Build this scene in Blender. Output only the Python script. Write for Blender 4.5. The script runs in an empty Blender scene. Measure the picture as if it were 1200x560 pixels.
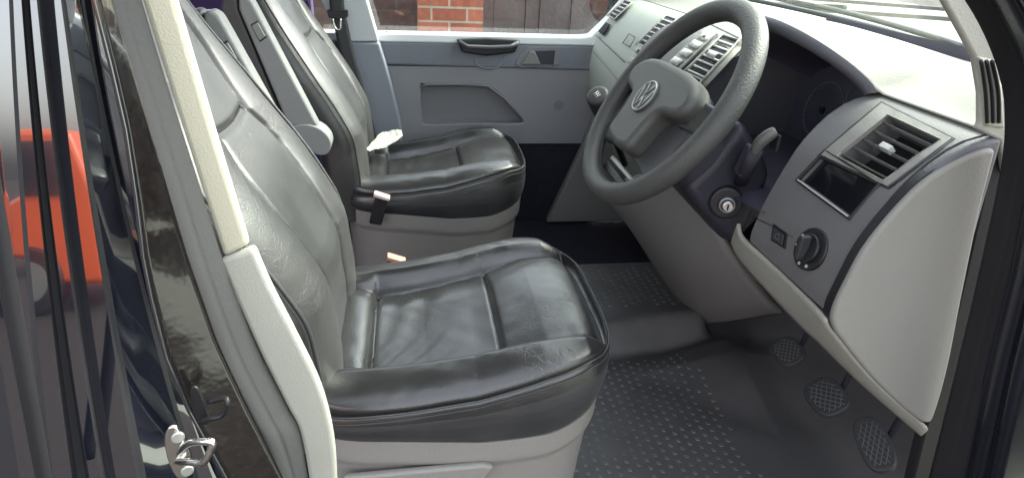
import bpy, bmesh, math, random
from mathutils import Vector, Matrix, noise
random.seed(4)
S = bpy.context.scene
COL = S.collection
R = math.radians
PI = math.pi

# ------------------------------------------------------------------ camera, world, sun
CP = Vector((.1966, -1.0126, .6277)); YAW, PIT, ROL, FPX = R(10.1), R(26.8), R(3.0), 716.0
_f = Vector((math.sin(YAW)*math.cos(PIT), math.cos(YAW)*math.cos(PIT), -math.sin(PIT)))
_r = Vector((math.cos(YAW), -math.sin(YAW), 0)); _u = _r.cross(_f)
CR = _r*math.cos(ROL)+_u*math.sin(ROL); CU = -_r*math.sin(ROL)+_u*math.cos(ROL)
cd = bpy.data.cameras.new('camera'); cam = bpy.data.objects.new('camera', cd); COL.objects.link(cam)
cam.matrix_world = Matrix(((CR.x, CU.x, -_f.x, CP.x), (CR.y, CU.y, -_f.y, CP.y), (CR.z, CU.z, -_f.z, CP.z), (0, 0, 0, 1)))
cd.sensor_width = 36; cd.lens = 36*FPX/1200; cd.clip_start = .02; cd.clip_end = 500
S.camera = cam
SUN_EL, SUN_AZ = R(44), Vector((.92, .36, 0)).normalized()      # veiled sun stands ahead of the van, a little to the passenger side
w = bpy.data.worlds.new('World'); S.world = w; w.use_nodes = True
nt = w.node_tree; bg = nt.nodes['Background']
sky = nt.nodes.new('ShaderNodeTexSky'); sky.sky_type = 'NISHITA'; sky.sun_disc = False
sky.sun_elevation = SUN_EL; sky.sun_rotation = math.atan2(SUN_AZ.x, SUN_AZ.y); sky.dust_density = 4; sky.air_density = 1.2; sky.ozone_density = .6
hs = nt.nodes.new('ShaderNodeHueSaturation'); hs.inputs['Saturation'].default_value = .33      # thin veil of cloud
nt.links.new(sky.outputs[0], hs.inputs['Color']); nt.links.new(hs.outputs[0], bg.inputs[0]); bg.inputs[1].default_value = .15
sd = bpy.data.lights.new('sun', 'SUN'); sun = bpy.data.objects.new('sun', sd); COL.objects.link(sun)
sd.energy = 1.25; sd.angle = R(12); sd.color = (1, .93, .80)
dv = Vector((SUN_AZ.x*math.cos(SUN_EL), SUN_AZ.y*math.cos(SUN_EL), math.sin(SUN_EL)))
sun.rotation_euler = dv.to_track_quat('Z', 'Y').to_euler()
S.view_settings.view_transform = 'Standard'; S.view_settings.look = 'None'
S.view_settings.exposure = 2.62; S.view_settings.gamma = 1
S.render.engine = 'CYCLES'
S.cycles.max_bounces = 8; S.cycles.diffuse_bounces = 5; S.cycles.glossy_bounces = 4; S.cycles.transparent_max_bounces = 10

# ------------------------------------------------------------------ helpers
def P(px, py, y=None, x=None, z=None):
    """point on the line of sight of a photo pixel at a known depth plane"""
    d = _f*FPX + CR*(px-600) - CU*(py-280)
    a, v = (1, y) if y is not None else ((0, x) if x is not None else (2, z))
    return CP + d*((v-CP[a])/d[a])
def link(o, parent=None):
    COL.objects.link(o)
    if parent: o.parent = parent
    return o
def mesh(name, vs, fs, m, parent=None, smooth=True, auto=None):
    me = bpy.data.meshes.new(name); me.from_pydata([tuple(v) for v in vs], [], fs); me.update()
    if m: me.materials.append(m)
    o = link(bpy.data.objects.new(name, me), parent)
    bm = bmesh.new(); bm.from_mesh(me); bmesh.ops.recalc_face_normals(bm, faces=bm.faces); bm.to_mesh(me); bm.free()
    if smooth:
        for p in me.polygons: p.use_smooth = True
        if auto: me.set_sharp_from_angle(angle=R(auto))
    return o
def tag(o, label, cat, group=None, kind=None):
    o['label'] = label
    if kind: o['kind'] = kind
    else: o['category'] = cat
    if group: o['group'] = group
    return o
def thing(name, loc, label, cat, group=None):
    o = bpy.data.objects.new(name, None); o.location = loc; o.empty_display_size = .1; COL.objects.link(o)
    tag(o, label, cat, group); bpy.context.view_layer.update(); return o
def adopt(root):
    """children are modelled in world coordinates; keep them there under a moved root"""
    bpy.context.view_layer.update()
    mi = root.matrix_world.inverted()
    for c in root.children: c.matrix_parent_inverse = mi
def bevel(o, wd, seg=3, ang=35):
    b = o.modifiers.new('bevel', 'BEVEL'); b.width = wd; b.segments = seg; b.limit_method = 'ANGLE'; b.angle_limit = R(ang)
    return o
def solid(o, t, off=-1):
    s = o.modifiers.new('solid', 'SOLIDIFY'); s.thickness = t; s.offset = off; return o
def crom(pts, n=8, closed=False):
    pts = [Vector(p) for p in pts]; out = []; N = len(pts)
    for i in range(N if closed else N-1):
        g = lambda k: pts[k % N] if closed else pts[max(0, min(N-1, k))]
        a, b, c, d = g(i-1), g(i), g(i+1), g(i+2)
        for j in range(n):
            t = j/n
            out.append(.5*((2*b)+(c-a)*t+(2*a-5*b+4*c-d)*t*t+(3*b-a-3*c+d)*t**3))
    if not closed: out.append(pts[-1])
    return out
def grid(name, fn, nu, nv, m, parent=None, cu=False, cv=False, caps=False, auto=None):
    vs = [fn(i/(nu if cu else nu-1), j/(nv if cv else nv-1)) for i in range(nu) for j in range(nv)]
    fs = []
    for i in range(nu if cu else nu-1):
        for j in range(nv if cv else nv-1):
            a = i*nv+j; b = i*nv+(j+1) % nv; c = ((i+1) % nu)*nv+(j+1) % nv; d = ((i+1) % nu)*nv+j
            fs.append((a, b, c, d))
    if caps: fs += [tuple(range(nv)), tuple(reversed(range((nu-1)*nv, nu*nv)))]
    return mesh(name, vs, fs, m, parent, True, auto)
def tube(name, pts, r, m, parent=None, seg=10, closed=False, flat=1., up=None, extra=None):
    """sweep of a round (or flattened) section along a path"""
    pts = [Vector(p) for p in pts]; N = len(pts); vs = []; prev = None
    for i, p in enumerate(pts):
        a = pts[(i-1) % N] if closed else pts[max(0, i-1)]; b = pts[(i+1) % N] if closed else pts[min(N-1, i+1)]
        t = (b-a).normalized()
        if up is not None: n = Vector(up)
        elif prev is None: n = Vector((0, 0, 1)) if abs(t.z) < .9 else Vector((1, 0, 0))
        else: n = prev
        n = (n-t*n.dot(t)).normalized(); prev = n; bn = t.cross(n)
        rr = r(i/(N-1)) if callable(r) else r
        for k in range(seg):
            an = 2*PI*k/seg; vs.append(p+n*math.cos(an)*rr+bn*math.sin(an)*rr*flat)
    fs = []
    for i in range(N if closed else N-1):
        for k in range(seg):
            j = (i+1) % N; fs.append((i*seg+k, i*seg+(k+1) % seg, j*seg+(k+1) % seg, j*seg+k))
    if not closed: fs += [tuple(range(seg)), tuple(range((N-1)*seg, N*seg))]
    return mesh(name, vs, fs, m, parent)
def prism(name, pts, ext, m, parent=None, bev=0, seg=3, smooth=True, auto=40):
    pts = [Vector(p) for p in pts]; ext = Vector(ext); n = len(pts)
    vs = pts+[p+ext for p in pts]
    fs = [tuple(range(n)), tuple(reversed(range(n, 2*n)))]+[(i, (i+1) % n, (i+1) % n+n, i+n) for i in range(n)]
    o = mesh(name, vs, fs, m, parent, smooth, auto)
    if bev: bevel(o, bev, seg)
    return o
def box(name, c, s, m, parent=None, bev=0, rot=None, seg=2):
    c = Vector(c); vs = []
    M = rot.to_matrix() if rot else Matrix.Identity(3)
    for i in (-1, 1):
        for j in (-1, 1):
            for k in (-1, 1): vs.append(c+M@Vector((i*s[0]/2, j*s[1]/2, k*s[2]/2)))
    fs = [(0, 1, 3, 2), (4, 6, 7, 5), (0, 4, 5, 1), (2, 3, 7, 6), (0, 2, 6, 4), (1, 5, 7, 3)]
    o = mesh(name, vs, fs, m, parent, False)
    if bev: bevel(o, bev, seg)
    return o
class Q:
    """bilinear patch over four 3D corners (u to the second corner, v to the fourth), w out of it"""
    def __init__(s, a, b, c, d, out):
        s.c = [Vector(k) for k in (a, b, c, d)]; n = (s.c[1]-s.c[0]).cross(s.c[3]-s.c[0]).normalized()
        s.n = n if n.dot(Vector(out)) > 0 else -n
    def __call__(s, u, v, w=0):
        a, b, c, d = s.c
        return (a*(1-u)+b*u)*(1-v)+(d*(1-u)+c*u)*v+s.n*w
def qbox(name, q, u0, u1, v0, v1, w0, w1, m, parent=None, bev=0, join=None):
    vs = [q(u, v, w_) for u in (u0, u1) for v in (v0, v1) for w_ in (w0, w1)]
    fs = [(0, 1, 3, 2), (4, 6, 7, 5), (0, 4, 5, 1), (2, 3, 7, 6), (0, 2, 6, 4), (1, 5, 7, 3)]
    if join is not None:
        k = len(join[0]); join[0].extend(vs); join[1].extend([tuple(a+k for a in f) for f in fs]); return
    o = mesh(name, vs, fs, m, parent, False)
    if bev: bevel(o, bev, 2)
    return o
def qpoly(name, q, pts, w0, w1, m, parent=None, bev=0):
    return prism(name, [q(u, v, w0) for u, v in pts], q.n*(w1-w0), m, parent, bev)
def circ(c, ax, r, n=32, a0=0, a1=2*PI, e=1.):
    ax = Vector(ax).normalized(); t = Vector((0, 0, 1)) if abs(ax.z) < .9 else Vector((1, 0, 0))
    a = t.cross(ax).normalized(); b = ax.cross(a)
    full = abs(a1-a0-2*PI) < 1e-6
    return [Vector(c)+a*math.cos(a0+(a1-a0)*k/(n if full else n-1))*r+b*math.sin(a0+(a1-a0)*k/(n if full else n-1))*r*e for k in range(n)]
def disc(name, c, ax, r, h, m, parent=None, n=40, bev=0):
    return prism(name, circ(c, ax, r, n), Vector(ax).normalized()*h, m, parent, bev)
def lerp(a, b, t): return a+(b-a)*t
def interp(x, xs, ys):
    if x <= xs[0]: return ys[0]
    for i in range(1, len(xs)):
        if x <= xs[i]:
            t = (x-xs[i-1])/(xs[i]-xs[i-1]); return ys[i-1]+(ys[i]-ys[i-1])*t
    return ys[-1]
def sm(a, b, x):
    t = max(0, min(1, (x-a)/(b-a))); return t*t*(3-2*t)

# ------------------------------------------------------------------ materials
def mat(name, col, rough=.5, metal=0, spec=.5, coat=0, bump=None, vary=0, vscale=6, rvary=0, col2=None, c2scale=4, c2amt=(.5, .7)):
    m = bpy.data.materials.new(name); m.use_nodes = True; n = m.node_tree; b = n.nodes['Principled BSDF']
    b.inputs['Base Color'].default_value = (*col, 1); b.inputs['Roughness'].default_value = rough
    b.inputs['Metallic'].default_value = metal; b.inputs['Specular IOR Level'].default_value = spec
    b.inputs['Coat Weight'].default_value = coat; b.inputs['Coat Roughness'].default_value = .04
    tc = n.nodes.new('ShaderNodeTexCoord')
    def nz(scale, det=4, rg=.55):
        t = n.nodes.new('ShaderNodeTexNoise'); t.inputs['Scale'].default_value = scale; t.inputs['Detail'].default_value = det
        t.inputs['Roughness'].default_value = rg; n.links.new(tc.outputs['Object'], t.inputs['Vector']); return t
    if vary or col2:
        t = nz(vscale if vary else c2scale, 6); mx = n.nodes.new('ShaderNodeMix'); mx.data_type = 'RGBA'
        if col2:
            rp = n.nodes.new('ShaderNodeMapRange'); rp.inputs[1].default_value, rp.inputs[2].default_value = c2amt
            n.links.new(t.outputs[0], rp.inputs[0]); n.links.new(rp.outputs[0], mx.inputs[0]); mx.inputs[7].default_value = (*col2, 1); mx.inputs[6].default_value = (*col, 1)
        else:
            n.links.new(t.outputs[0], mx.inputs[0])
            mx.inputs[6].default_value = tuple(c*(1-vary) for c in col)+(1,); mx.inputs[7].default_value = tuple(min(1, c*(1+vary)) for c in col)+(1,)
        n.links.new(mx.outputs[2], b.inputs['Base Color'])
    if rvary:
        t = nz(9, 5); mr = n.nodes.new('ShaderNodeMapRange'); mr.inputs[3].default_value = rough-rvary; mr.inputs[4].default_value = rough+rvary
        mr.inputs[1].default_value, mr.inputs[2].default_value = .3, .7
        n.links.new(t.outputs[0], mr.inputs[0]); n.links.new(mr.outputs[0], b.inputs['Roughness'])
    if bump:
        sc, st, dist = bump; v = nz(sc, 3, .6)
        bp = n.nodes.new('ShaderNodeBump'); bp.inputs['Strength'].default_value = st; bp.inputs['Distance'].default_value = dist
        n.links.new(v.outputs[0], bp.inputs['Height']); n.links.new(bp.outputs[0], b.inputs['Normal'])
    return m
def leather(name, base, rough, wear=.35):
    m = bpy.data.materials.new(name); m.use_nodes = True; n = m.node_tree; b = n.nodes['Principled BSDF']; L = n.links.new
    N = lambda t: n.nodes.new('ShaderNode'+t)
    tc = N('TexCoord')
    b.inputs['Specular IOR Level'].default_value = 1.0; b.inputs['Sheen Weight'].default_value = .05
    grain = N('TexVoronoi'); grain.inputs['Scale'].default_value = 420; L(tc.outputs['Object'], grain.inputs['Vector'])
    # patchy mask of wear
    wn = N('TexNoise'); wn.inputs['Scale'].default_value = 7; wn.inputs['Detail'].default_value = 4; L(tc.outputs['Object'], wn.inputs['Vector'])
    wm = N('MapRange'); wm.inputs[1].default_value = .50; wm.inputs[2].default_value = .68; L(wn.outputs[0], wm.inputs[0])
    # distorted coordinates for the cracks
    dn = N('TexNoise'); dn.inputs['Scale'].default_value = 22; dn.inputs['Detail'].default_value = 3; L(tc.outputs['Object'], dn.inputs['Vector'])
    ad = N('VectorMath'); ad.operation = 'MULTIPLY_ADD'; ad.inputs[1].default_value = (.035, .035, .035)
    L(dn.outputs['Color'], ad.inputs[0]); L(tc.outputs['Object'], ad.inputs[2])
    def crack(scale, wdt):
        v = N('TexVoronoi'); v.feature = 'DISTANCE_TO_EDGE'; v.inputs['Scale'].default_value = scale; L(ad.outputs[0], v.inputs['Vector'])
        r = N('MapRange'); r.inputs[1].default_value = 0; r.inputs[2].default_value = wdt; r.inputs[3].default_value = 1; r.inputs[4].default_value = 0
        L(v.outputs[0], r.inputs[0]); return r
    c1, c2 = crack(30, .026), crack(68, .04)
    mxm = N('Math'); mxm.operation = 'MAXIMUM'; L(c1.outputs[0], mxm.inputs[0]); L(c2.outputs[0], mxm.inputs[1])
    ms = N('Math'); ms.operation = 'MULTIPLY'; L(mxm.outputs[0], ms.inputs[0]); L(wm.outputs[0], ms.inputs[1])
    # colour: dark hide, a little paler along worn cracks
    cv = N('Mix'); cv.data_type = 'RGBA'; cv.inputs[6].default_value = (*[c*.8 for c in base], 1); cv.inputs[7].default_value = (*[c*1.25 for c in base], 1); L(wn.outputs[0], cv.inputs[0])
    cm = N('Mix'); cm.data_type = 'RGBA'; L(cv.outputs[2], cm.inputs[6]); cm.inputs[7].default_value = (*[min(1, c*3.2+.012) for c in base], 1)
    h = N('Math'); h.operation = 'MULTIPLY'; h.inputs[1].default_value = wear; L(ms.outputs[0], h.inputs[0]); L(h.outputs[0], cm.inputs[0])
    L(cm.outputs[2], b.inputs['Base Color'])
    rr = N('MapRange'); rr.inputs[1].default_value = .3; rr.inputs[2].default_value = .7; rr.inputs[3].default_value = rough-.07; rr.inputs[4].default_value = rough+.08
    L(wn.outputs[0], rr.inputs[0]); L(rr.outputs[0], b.inputs['Roughness'])
    b1 = N('Bump'); b1.inputs['Strength'].default_value = .28; b1.inputs['Distance'].default_value = .0006; L(grain.outputs[0], b1.inputs['Height'])
    b2 = N('Bump'); b2.inputs['Strength'].default_value = .45; b2.inputs['Distance'].default_value = .0008; b2.invert = True; L(ms.outputs[0], b2.inputs['Height']); L(b1.outputs[0], b2.inputs['Normal'])
    fn = N('TexNoise'); fn.inputs['Scale'].default_value = 22; fn.inputs['Detail'].default_value = 5; fn.inputs['Distortion'].default_value = 1.2; L(tc.outputs['Object'], fn.inputs['Vector'])
    b3 = N('Bump'); b3.inputs['Strength'].default_value = .07; b3.inputs['Distance'].default_value = .004; L(fn.outputs[0], b3.inputs['Height']); L(b2.outputs[0], b3.inputs['Normal'])
    L(b3.outputs[0], b.inputs['Normal'])
    return m
GR = (420, .6, .0012)
M = {}
M['leather'] = leather('black leather', (.010, .010, .0105), .33, .6)
M['leather_back'] = leather('black leather back', (.018, .018, .018), .45, .12)
M['leather_side'] = leather('black leather side', (.012, .012, .014), .55)
M['seam'] = mat('dark seam', (.004, .004, .005), .7)
M['stitch'] = mat('seam thread', (.05, .05, .052), .6)
M['seat_plastic'] = mat('grey seat plastic', (.20, .19, .175), .55, bump=GR, vary=.06)
M['rim'] = mat('grained wheel rim', (.044, .045, .042), .5, spec=.5, bump=(300, .8, .0015), vary=.2, vscale=14)
M['pad'] = mat('wheel pad plastic', (.055, .056, .051), .52, bump=(420, .5, .0008), vary=.06)
M['pad_low'] = mat('lower wheel plastic', (.036, .036, .038), .5, bump=(420, .5, .001))
M['pad_dark'] = mat('dark wheel plastic', (.03, .03, .036), .5, bump=GR)
M['dash_top'] = mat('pale dash plastic', (.36, .352, .30), .6, bump=(300, .5, .001), vary=.05)
M['dash_mid'] = mat('mid grey dash plastic', (.115, .112, .112), .5, bump=GR, vary=.06)
M['dash_pass'] = mat('pale grey dash plastic', (.38, .41, .36), .55, bump=GR, vary=.05)
M['cover'] = mat('grey cover plastic', (.205, .20, .182), .55, bump=GR, vary=.06, vscale=3)
M['band'] = mat('slate grey plastic', (.095, .095, .105), .5, bump=GR)
M['cream'] = mat('warm grey trim', (.25, .243, .212), .6, bump=GR, vary=.05)
M['cream_low'] = mat('pale grey green trim', (.37, .37, .32), .6, bump=GR, vary=.03)
M['cream_pillar'] = mat('cream pillar trim', (.50, .48, .37), .6, bump=GR, vary=.03)
M['console'] = mat('console grey plastic', (.18, .174, .17), .6, bump=GR, vary=.05)
M['black'] = mat('black plastic', (.009, .009, .011), .45, bump=(200, .2, .0005))
M['black_gloss'] = mat('gloss black display', (.006, .006, .009), .08, spec=.6)
M['cavity'] = mat('dark cluster plastic', (.052, .049, .074), .55, vary=.35, vscale=30, bump=GR)
M['hoodrim'] = mat('hood lip plastic', (.07, .07, .08), .6, bump=GR)
M['slat'] = mat('vent slat plastic', (.30, .30, .29), .35)
M['surround'] = mat('vent surround plastic', (.185, .18, .165), .5, bump=GR)
M['frame'] = mat('vent frame plastic', (.30, .295, .26), .45, bump=GR)
M['silver'] = mat('silver ring', (.30, .31, .29), .42, metal=.6)
M['chrome'] = mat('zinc plated steel', (.75, .75, .72), .22, metal=1, bump=(60, .3, .001), rvary=.08)
M['silver_ring'] = mat('thin metal ring', (.5, .5, .5), .3, metal=.8)
M['white'] = mat('white marking', (.7, .7, .7), .5)
M['grey_mark'] = mat('grey marking', (.11, .11, .13), .5)
M['door'] = mat('door panel grey', (.205, .205, .218), .6, bump=(200, .4, .001), vary=.04, vscale=2)
M['door_strip'] = mat('door upper grey', (.15, .16, .185), .6, bump=GR, vary=.04)
M['door_pocket'] = mat('door pocket grey', (.17, .17, .18), .65, bump=GR)
M['white_paint'] = mat('pale painted sill', (.72, .75, .76), .35)
M['pillar_white'] = mat('pale pillar trim', (.48, .50, .52), .6, bump=GR)
M['pillar_blue'] = mat('blue grey pillar trim', (.20, .215, .25), .6, bump=GR, vary=.04)
M['belt'] = mat('seat belt webbing', (.012, .012, .016), .7, bump=(600, .5, .001))
M['red'] = mat('faded red button', (.50, .25, .18), .4)
M['paper'] = mat('crumpled paper', (.36, .36, .33), .8, bump=(40, .6, .004))
M['carpet'] = mat('dark carpet', (.022, .021, .032), .95, spec=.2, bump=(500, 1, .002), vary=.4, vscale=60)
M['rubber_mat'] = mat('rubber mat', (.060, .058, .060), .46, spec=.5, bump=(350, .7, .001), vary=.35, vscale=12, col2=None, rvary=.1)
M['mat_bump'] = mat('rubber mat studs', (.095, .095, .10), .42, spec=.5, vary=.8, vscale=7)
M['pedal'] = mat('pedal rubber', (.028, .028, .031), .6)
M['pedal_edge'] = mat('worn pedal ridge', (.09, .09, .095), .45)
M['seal'] = mat('rubber seal', (.016, .016, .018), .6, spec=.22, bump=(150, .4, .001), vary=.25, vscale=10)
M['seal_grey'] = mat('grey fabric seal', (.040, .040, .042), .7, spec=.3, bump=(260, .6, .001), vary=.2, vscale=8)
M['paint'] = mat('black car paint', (.006, .007, .012), .10, spec=.6, coat=1)
M['paint'].node_tree.nodes['Principled BSDF'].inputs['Coat Roughness'].default_value = .02
M['paint'].node_tree.nodes['Principled BSDF'].inputs['Coat IOR'].default_value = 2.2
M['paint_dull'] = mat('black jamb paint', (.010, .011, .017), .3, spec=.5, coat=.3, rvary=.05)
M['jamb_reflection'] = mat('rippled black paint', (.007, .006, .006), .14, spec=.6, coat=.5, bump=(26, .35, .003), col2=(.016, .013, .011), c2scale=150, c2amt=(.5, .8))  # brown specks painted in for the ground mirrored in the jamb paint
M['rear'] = mat('purple dark upholstery', (.055, .035, .11), .8, vary=.3)
M['lilac'] = mat('lilac plastic', (.42, .36, .60), .4)
M['orange'] = mat('orange car paint', (.72, .11, .03), .3, coat=.6)
M['dark_glass'] = mat('dark car glass', (.02, .025, .03), .06, spec=.8)
M['roof'] = mat('grey headliner', (.30, .30, .30), .9)
M['gauge'] = mat('gauge face', (.02, .02, .03), .3)
def glass(name, tint, gl, rough=.02):
    m = bpy.data.materials.new(name); m.use_nodes = True; n = m.node_tree; n.nodes.clear(); L = n.links.new
    o = n.nodes.new('ShaderNodeOutputMaterial'); t = n.nodes.new('ShaderNodeBsdfTransparent'); t.inputs[0].default_value = (*tint, 1)
    g = n.nodes.new('ShaderNodeBsdfGlossy'); g.inputs['Roughness'].default_value = rough
    mx = n.nodes.new('ShaderNodeMixShader'); mx.inputs[0].default_value = gl
    L(t.outputs[0], mx.inputs[1]); L(g.outputs[0], mx.inputs[2]); L(mx.outputs[0], o.inputs[0]); return m
M['glass'] = glass('window glass', (.93, .96, .95), .06)
M['screen'] = glass('windscreen glass', (.90, .95, .92), .12, .05)
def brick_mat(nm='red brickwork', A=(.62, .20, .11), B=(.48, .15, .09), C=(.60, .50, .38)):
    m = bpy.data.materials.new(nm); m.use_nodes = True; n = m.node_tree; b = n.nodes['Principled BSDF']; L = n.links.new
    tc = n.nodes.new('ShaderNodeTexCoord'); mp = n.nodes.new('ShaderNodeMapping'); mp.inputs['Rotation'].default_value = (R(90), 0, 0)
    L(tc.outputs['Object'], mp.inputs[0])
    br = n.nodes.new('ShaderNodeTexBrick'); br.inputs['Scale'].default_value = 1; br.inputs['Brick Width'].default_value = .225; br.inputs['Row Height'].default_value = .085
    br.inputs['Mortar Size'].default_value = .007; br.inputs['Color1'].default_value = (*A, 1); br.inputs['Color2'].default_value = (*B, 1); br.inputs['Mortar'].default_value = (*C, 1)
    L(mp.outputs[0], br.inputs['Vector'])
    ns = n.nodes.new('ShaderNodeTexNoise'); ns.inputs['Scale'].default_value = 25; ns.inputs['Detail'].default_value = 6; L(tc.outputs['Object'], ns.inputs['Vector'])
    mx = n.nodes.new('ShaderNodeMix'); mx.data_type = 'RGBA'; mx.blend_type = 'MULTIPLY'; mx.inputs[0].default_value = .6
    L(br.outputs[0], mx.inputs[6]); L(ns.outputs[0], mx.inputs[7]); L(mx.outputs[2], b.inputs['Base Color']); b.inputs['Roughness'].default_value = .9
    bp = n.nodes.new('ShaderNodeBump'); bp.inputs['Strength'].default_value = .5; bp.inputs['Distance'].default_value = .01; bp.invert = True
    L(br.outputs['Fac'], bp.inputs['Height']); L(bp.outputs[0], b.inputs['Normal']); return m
M['brick'] = brick_mat(); M['brick_shade'] = brick_mat('shaded brickwork', (.24, .15, .12), (.18, .11, .09), (.22, .18, .15))  # second copy is the brickwork with shade put into its colours
M['wood'] = mat('weathered fence wood', (.11, .09, .088), .9, vary=.45, vscale=5, bump=(30, .6, .01))
M['ground'] = mat('gravelly driveway', (.024, .019, .016), .9, bump=(40, .6, .02), vary=.4, vscale=9)
M['pale_ground'] = mat('pale concrete', (.30, .33, .28), .9, vary=.12, vscale=1.5, bump=(20, .4, .01))

GZ = -.98     # driveway level (0 is the top of the seat cushions)
FZ = -.42     # cab floor

# ------------------------------------------------------------------ setting
def struct(o): o['kind'] = 'structure'; return o
struct(mesh('ground', [(-60, -60, GZ), (60, -60, GZ), (60, 60, GZ), (-60, 60, GZ)], [(0, 1, 2, 3)], M['ground'], smooth=False))
struct(box('paved_yard', (9.2, 0, GZ+.01), (15, 60, .04), M['pale_ground']))
struct(box('cabin_floor', (.2, .44, FZ-.035), (3.6, 1.86, .05), M['carpet']))

# brick pillar and fences beyond the passenger window
bx0, bx1 = P(490, 20, y=3.1).x, P(566, 20, y=3.1).x
o = box('brick_wall', (bx0-.98, 3.75, -.1), (2.1, .35, 1.8), M['brick_shade']); tag(o, 'brick wall with brownish shade put into its colour, seen at the left end of the passenger window', 'wall')
o = box('brick_pillar', ((bx0+bx1)/2, 3.35, .05), (bx1-bx0, .5, 2.1), M['brick']); tag(o, 'sunlit orange red brick pillar outside the passenger window', 'brick pillar')
fr = thing('wooden_fence', (2.2, 3.6, GZ), 'weathered brown board fence outside, right of the brick pillar', 'fence')
x = bx1+.01; k = 0
while x < 2.5:
    wd = random.uniform(.09, .13); box('board', (x+wd/2, 3.45+random.uniform(-.01, .01), -.05), (wd, .025, 1.86), M['wood'], fr, .003); x += wd+random.uniform(.0005, .002)
for zz in (-.6, .6): box('rail', (bx1+.8, 3.5, zz), (1.6, .05, .08), M['wood'], fr)
adopt(fr)
# far low walls and hedge-like boundary ahead of the windscreen
o = box('boundary_wall', (9.5, -2, GZ+.42), (.3, 16, .8), M['brick']); tag(o, 'low brick wall far ahead of the van, blurred behind the windscreen', 'wall')
cp = box('wall_coping', (9.5, -2, GZ+.86), (.4, 16, .08), M['pale_ground'], o)

for nm, ya_, yb_, lb in (('brick_edging', 9, 8, 'brick edging course across the pale yard, nearer the windscreen'), ('brick_edging', -4, -3, 'second brick edging course across the pale yard, farther from the windscreen')):
    a = P(900, ya_, z=GZ+.05); b = P(1130, yb_+17, z=GZ+.05); d_ = b-a; c = (a+b)/2
    o = box(nm, c, (d_.length*1.3, .22, .16), M['wood'], None, .01, Matrix.Rotation(math.atan2(d_.y, d_.x), 3, 'Z').to_euler()); tag(o, lb, 'edging', 'brick edging courses in the yard')
# orange van parked behind the photographer: seen mirrored in the black paint
ov = thing('orange_van', (-5.6, -7.6, GZ), 'orange van parked behind, seen only as a reflection in the black paint', 'van')
pr = [(-2.2, .25), (-2.2, .95), (-2.0, 1.05), (-1.2, 1.15), (-.8, 1.75), (2.0, 1.8), (2.2, 1.2), (2.25, .3)]
prism('body', [(-5.6+a, -7.6, GZ+b) for a, b in pr], (0, -1.7, 0), M['orange'], ov, .06)
prism('window', [(-5.6+a, -7.59, GZ+b) for a, b in [(-1.0, 1.15), (-.7, 1.62), (.2, 1.66), (.2, 1.15)]], (0, .01, 0), M['dark_glass'], ov, .003)
prism('window', [(-5.6+a, -7.59, GZ+b) for a, b in [(.35, 1.15), (.35, 1.66), (1.85, 1.68), (1.95, 1.15)]], (0, .01, 0), M['dark_glass'], ov, .003)
for xx in (-1.4, 1.5):
    wl = disc('wheel', (-5.6+xx, -7.56, GZ+.33), (0, -1, 0), .33, .22, M['black'], ov, bev=.03); disc('rim', (-5.6+xx, -7.555, GZ+.33), (0, 1, 0), .19, .02, M['silver'], wl)
adopt(ov)

# ------------------------------------------------------------------ seats
XE = [0, .05, .18, .29, .4, .477, .55]; ZE = [-.066, -.063, -.054, -.040, -.010, .004, -.008]     # height of the edge seam
def nz(a, b, c=0): return noise.noise(Vector((a, b, c)))
def cush_top(x, y):
    e = interp(x, XE, ZE); ay = abs(y); s = .152+.012*sm(.05, .4, x)
    ins = interp(x, [0, .1, .21, .33, .42, .51, .56], [-.092, -.086, -.072, -.046, -.020, -.010, -.034])
    # insert, front pad and rear roll
    ins += -.010*(1-(y/s)**2)*sm(.08, .2, x)*(1-sm(.3, .36, x)) if ay < s else 0
    if x > .345: ins += .017*math.sin(PI*min(1, (x-.345)/.2))**.8 * (1-.35*(y/s)**2 if ay < s else 0)
    if x < .112: ins += .030*max(0, 1-((x-.07)/.042)**2)**.5 if x > .028 else 0
    g = -.008*math.exp(-((x-.345)/.0045)**2)-.010*math.exp(-((x-.112)/.005)**2)
    wr = 0
    if .112 < x < .345:                                   # pulled folds fanning out of the rear corner
        t = (x-.112)/.233
        ang = math.atan2(y+.24, x-.06)
        f = .8*math.sin(ang*26+4*nz(x*5, y*5)+2)+.35*nz(ang*9, 3, 3)
        wr = .0020*f*(1-sm(.25, .95, t))*(.5+.5*sm(-.15, .05, y))
        wr += .0004*nz(x*30+y*22, y*14-x*8, 1)
    elif x >= .345: wr = .0011*nz(x*24, y*30, 7)
    else: wr = .0022*nz(x*16, y*22, 9)
    zi = ins+g+wr
    # bolsters
    q = (ay-s)/(.268-s)
    lo = ins; crest = e+.034-.012*sm(.3, .5, x)
    if q < 0: q = 0
    q = min(1, q)
    if q < .38: zb = lerp(lo, crest, math.sin(PI/2*max(0, q)/.38)**.9)
    else: zb = e-.006+(crest-e+.006)*math.sqrt(max(0, 1-((q-.38)/.62)**2.3))
    zb += -.009*math.exp(-((ay-s)/.0055)**2)
    zb += .0009*nz(x*18-abs(y)*30, y*26, 4)+.0006*math.sin(x*150+ay*160+6*nz(x*8, y*8))*max(0, nz(x*7, y*9, 5)+.1)
    t = sm(s-.006, s+.008, ay)
    return lerp(zi, zb, t)
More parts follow.
